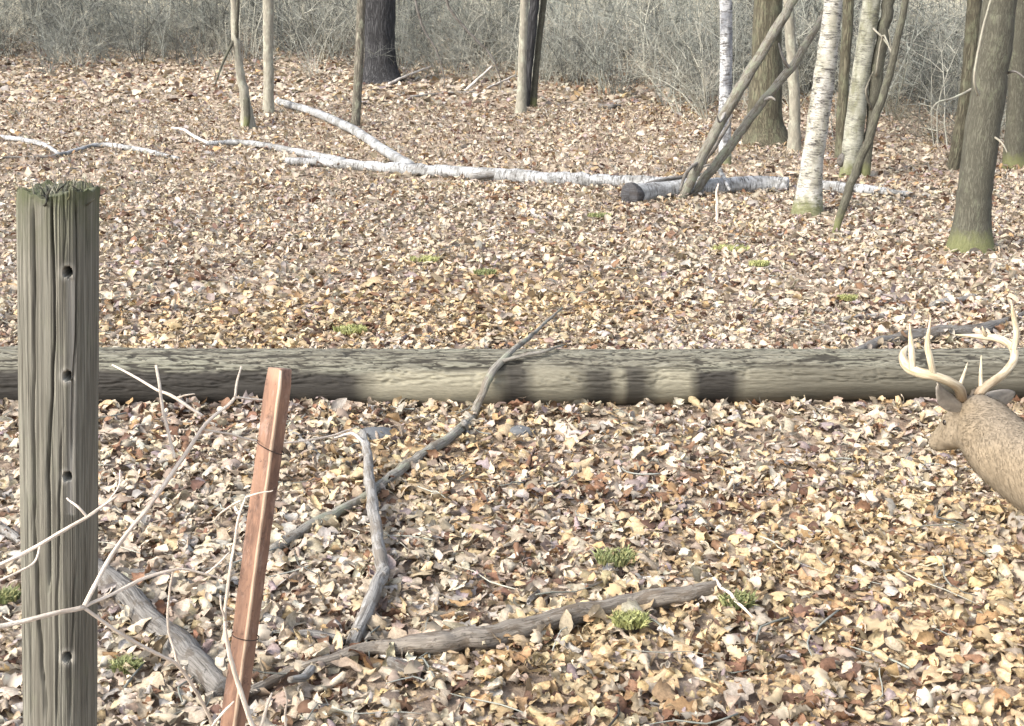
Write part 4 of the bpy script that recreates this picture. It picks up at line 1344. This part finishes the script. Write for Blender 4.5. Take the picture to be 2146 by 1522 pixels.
twig_plant('bare_sapling', 'forked pale bare twig crossing the lower part of the fence post', [
    ('stem', [(-120, 1335, 2.10), (-20, 1316, 2.18), (90, 1292, 2.24), (175, 1273, 2.30)], [14, 13, 12, 13]),
    ('branch', [(175, 1273, 2.30), (215, 1195, 2.36), (255, 1135, 2.42), (320, 1050, 2.5), (372, 975, 2.58), (430, 892, 2.66), (478, 850, 2.72), (492, 834, 2.74)], [11, 11, 11, 11, 10, 9, 8, 7]),
    ('twig', [(492, 834, 2.74), (497, 800, 2.76), (506, 768, 2.78)], [7, 6, 4]),
    ('twig', [(492, 834, 2.74), (525, 836, 2.76), (560, 838, 2.78)], [6, 5, 4]),
    ('twig', [(425, 900, 2.66), (480, 910, 2.7), (560, 928, 2.74), (625, 926, 2.78), (690, 915, 2.84), (752, 893, 2.9)], [6, 6, 6, 5, 5, 3]),
    ('twig', [(366, 960, 2.57), (352, 900, 2.6), (340, 840, 2.64), (327, 766, 2.68)], [9, 8, 8, 7]),
    ('twig', [(425, 872, 2.67), (370, 835, 2.7), (320, 812, 2.74), (235, 765, 2.8)], [8, 8, 7, 4]),
    ('twig', [(372, 833, 2.7), (390, 830, 2.68), (408, 826, 2.66)], [5, 4, 3]),
    ('branch', [(175, 1273, 2.30), (235, 1245, 2.36), (300, 1212, 2.42), (340, 1198, 2.45), (385, 1193, 2.48), (430, 1202, 2.5), (470, 1215, 2.52)], [9, 9, 9, 8, 7, 6, 4]),
    ('twig', [(432, 1202, 2.5), (460, 1180, 2.52), (482, 1158, 2.55)], [6, 5, 4]),
    ('twig', [(362, 1196, 2.47), (356, 1240, 2.47), (352, 1300, 2.48), (360, 1350, 2.5), (380, 1400, 2.52)], [5, 6, 6, 5, 4]),
    ('branch', [(175, 1273, 2.30), (240, 1318, 2.34), (325, 1368, 2.40), (378, 1402, 2.44), (425, 1475, 2.5), (470, 1560, 2.56)], [9, 9, 9, 8, 9, 9]),
    ('twig', [(372, 1398, 2.44), (365, 1360, 2.46), (352, 1320, 2.48)], [6, 5, 4])])
twig_plant('bare_sapling', 'pale bare twig slanting across the middle of the fence post', [
    ('stem', [(-100, 1215, 2.16), (-10, 1188, 2.2), (60, 1153, 2.24), (120, 1120, 2.27), (180, 1085, 2.3), (245, 1040, 2.34)], [10, 10, 10, 10, 9, 5]),
    ('twig', [(182, 1084, 2.3), (163, 1062, 2.3), (140, 1044, 2.32)], [7, 6, 4]),
    ('twig', [(84, 1142, 2.25), (72, 1178, 2.23), (30, 1202, 2.2), (-40, 1236, 2.15)], [6, 6, 6, 6]),
    ('twig', [(222, 1058, 2.33), (250, 1020, 2.36), (252, 985, 2.38)], [5, 4, 3])])
twig_plant('bare_sapling', 'pale upright twig running along the left edge of the T-post', [
    ('stem', [(560, 1610, 2.45), (528, 1520, 2.44), (500, 1440, 2.43), (480, 1360, 2.43), (472, 1300, 2.43), (482, 1200, 2.44), (500, 1090, 2.45), (515, 1042, 2.46)], [12, 12, 13, 11, 9, 8, 7, 4]),
    ('twig', [(515, 1042, 2.46), (545, 1032, 2.46), (572, 1028, 2.47)], [5, 4, 3]),
    ('twig', [(472, 1300, 2.43), (464, 1270, 2.42), (462, 1248, 2.42)], [7, 6, 4]),
    ('twig', [(505, 1050, 2.46), (470, 1070, 2.5), (440, 1095, 2.55)], [5, 5, 3])])
twig_plant('bare_sapling', 'short pale twig rising from the bottom edge left of the T-post', [
    ('stem', [(420, 1570, 2.5), (448, 1520, 2.5), (470, 1490, 2.5), (490, 1470, 2.5)], [9, 8, 7, 4])])
twig_plant('bare_sapling', 'short pale forked twig at the bottom edge right of the T-post', [
    ('stem', [(530, 1590, 2.75), (548, 1520, 2.75), (562, 1470, 2.76), (570, 1452, 2.77)], [8, 8, 7, 4]),
    ('twig', [(604, 1590, 2.8), (598, 1500, 2.8), (602, 1470, 2.8), (594, 1440, 2.8)], [7, 6, 5, 4])])

# ------------------------------------------------------------------ the deer
VW = Vector


def blob(mb, P, R, sides=20, n=5, flat=1.0):
    """capped chain of ellipses, ends rounded"""
    P = [VW(p) for p in P]
    a, b = P[0], P[-1]
    d0, d1 = (P[0] - P[1]).normalized(), (P[-1] - P[-2]).normalized()
    P = [a + d0 * R[0] * .75, a + d0 * R[0] * .45] + P + [b + d1 * R[-1] * .45, b + d1 * R[-1] * .75]
    R = [R[0] * .25, R[0] * .82] + list(R) + [R[-1] * .82, R[-1] * .25]
    mb.tube(P, R, sides, n, flat=flat)


S = at(2030, 852, 4.50)                       # crown of the head, between the antlers and ears
NOSE = at(1948, 922, 4.69)
nd = (NOSE - S).normalized()
rt = nd.cross(VW((0, 0, 1))).normalized()     # deer's right
up = rt.cross(nd).normalized()
mb = MB()
blob(mb, [S - nd * .05 - up * .045, S - up * .035 + nd * .02, S + nd * .08 - up * .03, S + nd * .15 - up * .03, S + nd * .215 - up * .028, S + nd * .255 - up * .03], [.066, .072, .066, .053, .041, .035], 22)
for s in (-1, 1):                             # cheeks and brow
    blob(mb, [S + nd * .03 + rt * s * .030 - up * .085, S + nd * .09 + rt * s * .026 - up * .080, S + nd * .17 + rt * s * .012 - up * .06], [.050, .048, .030], 16)
    blob(mb, [S + nd * .06 + rt * s * .045 - up * .01, S + nd * .10 + rt * s * .040 - up * .015], [.026, .022], 12)
    blob(mb, [S - nd * .02 + rt * s * .032 + up * .02, S - nd * .022 + rt * s * .036 + up * .05], [.022, .018], 12)      # pedicles
blob(mb, [S + nd * .04 - up * .09, S + nd * .14 - up * .075, S + nd * .23 - up * .055], [.045, .035, .022], 14)          # lower jaw
N1, CH = VW((1.865, 4.10, .475)), VW((2.10, 3.58, .58))
blob(mb, [S - up * .075, S.lerp(N1, .35) - VW((.005, 0, .035)), N1, N1.lerp(CH, .55), CH], [.082, .108, .135, .17, .20], 28, flat=1.12)
MIDB, RUMP = VW((2.28, 3.12, .585)), VW((2.44, 2.70, .62))
blob(mb, [CH + VW((-.01, .05, -.02)), CH.lerp(MIDB, .5) - VW((0, 0, .02)), MIDB, MIDB.lerp(RUMP, .6), RUMP], [.20, .215, .205, .185, .165], 28, flat=1.12)
bd = (CH - RUMP).normalized()
bs = bd.cross(VW((0, 0, 1))).normalized()
for s in (-1, 1):
    f0 = CH + bs * s * .10
    g0 = float(height(f0.x, f0.y)) + .03
    sgn = .05 * s
    blob(mb, [f0 + VW((0, 0, -.02)), f0 + bd * .02 + VW((0, 0, -.20)), VW((f0.x, f0.y, .30)) + bd * (.02 + sgn), VW((f0.x, f0.y, .15)) + bd * (.03 + sgn), VW((f0.x, f0.y, g0 + .05)) + bd * (.02 + sgn), VW((f0.x, f0.y, g0 + .015)) + bd * (.05 + sgn)],
         [.10, .065, .032, .021, .024, .026], 14)
    h0 = RUMP + bs * s * .09
    g1_ = float(height(h0.x, h0.y)) + .03
    blob(mb, [h0 + VW((0, 0, -.02)), h0 + bd * .09 + VW((0, 0, -.20)), VW((h0.x, h0.y, .28)) - bd * (.08 + sgn), VW((h0.x, h0.y, .14)) - bd * (.05 + sgn), VW((h0.x, h0.y, g1_ + .05)) - bd * (.04 + sgn), VW((h0.x, h0.y, g1_ + .015)) - bd * (.01 + sgn)],
         [.12, .09, .034, .023, .024, .027], 14)
blob(mb, [RUMP - bd * .13 + VW((0, 0, .06)), RUMP - bd * .20 + VW((0, 0, .0)), RUMP - bd * .22 + VW((0, 0, -.12))], [.035, .04, .022], 10)
blob(mb, [S + nd * .07 - up * .085, S - up * .13 + nd * .02, N1.lerp(S, .35) - VW((.03, 0, .03))], [.060, .085, .115], 20)      # throat
blob(mb, [S - nd * .02 - up * .03, S - nd * .06 - up * .075, S.lerp(N1, .45)], [.055, .075, .098], 20)             # nape
tmp = mb.build('deer_cage', None)
rmsh = tmp.modifiers.new('r', 'REMESH')
rmsh.mode = 'VOXEL'
rmsh.voxel_size = .009
rmsh.use_smooth_shade = True
smt = tmp.modifiers.new('s', 'SMOOTH')
smt.factor = .5
smt.iterations = 16
dg = bpy.context.evaluated_depsgraph_get()
body_me = bpy.data.meshes.new_from_object(tmp.evaluated_get(dg))
cage_me = tmp.data
bpy.data.objects.remove(tmp)
bpy.data.meshes.remove(cage_me)
nvv = len(body_me.vertices)
BV = np.zeros(nvv * 3, np.float32)
BN = np.zeros(nvv * 3, np.float32)
body_me.vertices.foreach_get('co', BV)
body_me.vertices.foreach_get('normal', BN)
BV, BN = BV.reshape(-1, 3), BN.reshape(-1, 3)


def fur_colour(P, N):
    rel = P - np.array(S)
    a = rel @ np.array(nd)
    h = rel @ np.array(up)
    c = np.tile(np.array((.265, .215, .15)), (len(P), 1))
    nz = fbm(P[:, 0] * 14, P[:, 1] * 14, P[:, 2] * 14, 3)[:, None]
    under = np.clip((-N[:, 2] - .15) / .6, 0, 1)[:, None]
    top = np.clip((N[:, 2] - .35) / .5, 0, 1)[:, None]
    c = c * (1 - .45 * top) + np.array((.20, .175, .145)) * .45 * top
    c = c * (1 - .35 * under) + np.array((.42, .37, .29)) * .35 * under
    head = np.clip((a + .02) / .05, 0, 1)[:, None]
    c = c * (1 - .45 * head) + np.array((.33, .275, .20)) * .45 * head
    crown = np.exp(-((a - .0) / .05) ** 2 - ((h - .03) / .04) ** 2)[:, None]
    c = c * (1 - .7 * crown) + np.array((.13, .105, .085)) * .7 * crown
    nosek = np.clip((a - .262) / .02, 0, 1)[:, None]
    c = c * (1 - nosek) + np.array((.03, .027, .025)) * nosek
    hoof = np.clip((.07 - P[:, 2]) / .02, 0, 1)[:, None]
    c = c * (1 - hoof) + np.array((.05, .04, .035)) * hoof
    fine = vn(P[:, 0] * 130, P[:, 1] * 60, P[:, 2] * 90)[:, None]
    return np.clip(c * (.78 + .30 * nz + .14 * fine), .01, .7)


deer_o = (2.2, 3.3, 0.0)
BC = fur_colour(BV, BN)
body_me.vertices.foreach_set('co', (BV - np.array(deer_o)).astype(np.float32).ravel())
a_ = body_me.attributes.new('col', 'FLOAT_COLOR', 'POINT')
a_.data.foreach_set('color', np.column_stack([BC, np.ones(nvv)]).astype(np.float32).ravel())
body_me.materials.clear()
M['fur'] = mat_attr('deer_fur', .9, .1, 0, .2, 120.0)
body_me.materials.append(M['fur'])
body_me.name = 'body'
deer = empty('deer', deer_o)
tag(deer, 'antlered buck seen from behind at the right edge, head turned left', 'deer')
link('body', body_me, parent=deer)
# coat of short hairs lying back along head, neck and body
hr = np.random.default_rng(17)
wgt = np.where(BV[:, 1] > 3.75, 1.0, .25) * (BV[:, 2] > .25)
idx = hr.choice(nvv, 42000, p=wgt / wgt.sum())
hp, hn = BV[idx] + hr.normal(0, .003, (len(idx), 3)), BN[idx]
flow = np.where((hp[:, 1] > 4.3)[:, None], -np.array(nd)[None] * .8 + np.array([0.1, -.2, -.15]), np.array([.22, -.75, -.45])[None])
flow = flow + hr.normal(0, .22, flow.shape)
flow -= hn * np.sum(flow * hn, 1)[:, None]
flow /= np.linalg.norm(flow, axis=1)[:, None] + 1e-9
hl = np.where(hp[:, 1] > 4.38, .010, .019) * hr.uniform(.6, 1.3, len(hp))
sd = np.cross(flow, hn)
tip = hp + (flow * .95 + hn * .20) * hl[:, None]
hw = .0015
HV = np.stack([hp - sd * hw, hp + sd * hw, tip], 1).reshape(-1, 3)
HC = np.repeat(fur_colour(hp, hn) * hr.uniform(.85, 1.2, (len(hp), 1)), 3, 0)
link('coat', mesh_np('coat', HV - np.array(deer_o), np.arange(len(HV)).reshape(-1, 3), M['fur'], COL=np.clip(HC, .01, .7)), parent=deer)['kind'] = 'stuff'
# ears
for s, tipp in ((-1, at(1966, 806, 4.38)), (1, at(2128, 822, 4.60))):
    b = S + rt * s * .055 - nd * .035 - up * .012
    e = VW(tipp)
    L = (e - b).length
    d = (e - b).normalized()
    face = (nd * .9 + up * .25 + rt * s * .2)
    face = (face - d * face.dot(d)).normalized()
    sd_ = d.cross(face).normalized()
    m1, m2 = 13, 9
    for_v, for_c = [], []
    for side in (0, 1):
        for i in range(m1):
            t = i / (m1 - 1)
            wdt = .039 * math.sin(math.pi * (t * .80 + .15)) ** .6 * (1 if t < .98 else .6)
            for j in range(m2):
                q = -1 + 2 * j / (m2 - 1)
                cup = .030 * (q * q) * math.sin(math.pi * (t * .8 + .15))
                p = b + d * L * t + sd_ * q * wdt + face * (cup + (.0035 if side else 0) + .006 * math.sin(3 * t))
                for_v.append(p)
                for_c.append((.44, .39, .32) if side and abs(q) < .75 else tuple((v + .11 * q ** 4) * (.7 + .6 * float(vn(t * 9, q * 5, s))) for v in (.225, .195, .155)))
    Fe = []
    o2 = m1 * m2
    for i in range(m1 - 1):
        for j in range(m2 - 1):
            q = i * m2 + j
            Fe += [(q, q + 1, q + m2 + 1, q + m2), (o2 + q, o2 + q + m2, o2 + q + m2 + 1, o2 + q + 1)]
        Fe += [(i * m2, (i + 1) * m2, o2 + (i + 1) * m2, o2 + i * m2), (i * m2 + m2 - 1, o2 + i * m2 + m2 - 1, o2 + (i + 1) * m2 + m2 - 1, (i + 1) * m2 + m2 - 1)]
    for j in range(m2 - 1):
        q = (m1 - 1) * m2 + j
        Fe.append((q, q + 1, o2 + q + 1, o2 + q))
    link('ear', mesh_np('ear', np.array([list(v) for v in for_v]) - np.array(deer_o), Fe, M['fur'], COL=np.array(for_c)), parent=deer)
# eyes
em = NT('eye')
em.p.inputs['Roughness'].default_value = .12
em.base((.012, .009, .008))
for s in (-1, 1):
    c0 = S + nd * .085 + rt * s * .057 - up * .018
    MB().tube([c0 - nd * .013, c0 - nd * .008, c0, c0 + nd * .008, c0 + nd * .013], [.002, .011, .0145, .011, .002], 12, 2).build('eye', em.m, deer.location, deer)
# antlers
am = NT('antler')
tc = am.attr('tc').outputs['Vector']
f = am.noise(am.mapped(tc, (90, 90, 12)), 1.0, 4, .6)
so_ = am.n('ShaderNodeSeparateXYZ')
am.l(tc, so_.inputs[0])
c = am.mix(am.ramp(f, [(.36, 0.), (.64, 1.)]), (.30, .23, .14), (.56, .50, .37))
c = am.mix(am.ramp(so_.outputs['Z'], [(0., .9), (.16, 0.)]), c, (.17, .11, .065))
am.p.inputs['Roughness'].default_value = .5
am.bump(f, .4, .003)
am.base(c)


def antler(P, ws, tines):
    Q = [at(*p) for p in P]
    ob = MB().tube(Q, [.43 * w / ppm(q) for w, q in zip(ws, Q)], 14, 8, lump=.16, lf=26).build('antler', am.m, deer.location, deer)
    for tp_, tws in tines:
        q = [at(*p) for p in tp_]
        V, Fc, T = tube(q, [.42 * w / ppm(x) for w, x in zip(tws, q)], 10, 6, lump=.10, lf=22, wob=.002)
        T[:, 2] += .2
        mbt = MB().add(V, Fc, T)
        me = mesh_np('tine', np.vstack(mbt.V) - np.array(deer.location), mbt.F, am.m, np.vstack(mbt.T))
        ti = bpy.data.objects.new('tine', me)
        ti.parent = ob
        col.objects.link(ti)


antler([(2016, 836, 4.47), (2010, 815, 4.44), (1990, 800, 4.41), (1955, 787, 4.40), (1922, 780, 4.43), (1901, 768, 4.48), (1892, 750, 4.54), (1896, 735, 4.60), (1905, 724, 4.66)], [26, 26, 22, 23, 25, 23, 20, 15, 5],
       [([(1912, 776, 4.44), (1911, 745, 4.45), (1909, 712, 4.47), (1906, 678, 4.49)], [16, 17, 12, 2.5]),
        ([(1957, 788, 4.40), (1950, 755, 4.39), (1944, 720, 4.40), (1950, 664, 4.43)], [16, 17, 14, 2.5]),
        ([(2010, 812, 4.44), (2018, 790, 4.47), (2028, 760, 4.52)], [11, 9, 2.5])])
antler([(2048, 838, 4.51), (2056, 820, 4.50), (2078, 803, 4.52), (2104, 783, 4.57), (2122, 760, 4.63), (2126, 740, 4.69), (2116, 722, 4.75), (2092, 710, 4.80), (2060, 706, 4.84), (2002, 702, 4.88)], [26, 26, 22, 21, 20, 19, 19, 19, 16, 3],
       [([(2068, 706, 4.83), (2062, 697, 4.82), (2058, 684, 4.82)], [11, 8, 2]),
        ([(2124, 735, 4.70), (2130, 700, 4.70), (2124, 660, 4.71), (2118, 628, 4.72)], [16, 15, 11, 2.5]),
        ([(2056, 820, 4.50), (2055, 790, 4.52), (2057, 745, 4.55)], [12, 10, 2.5])])
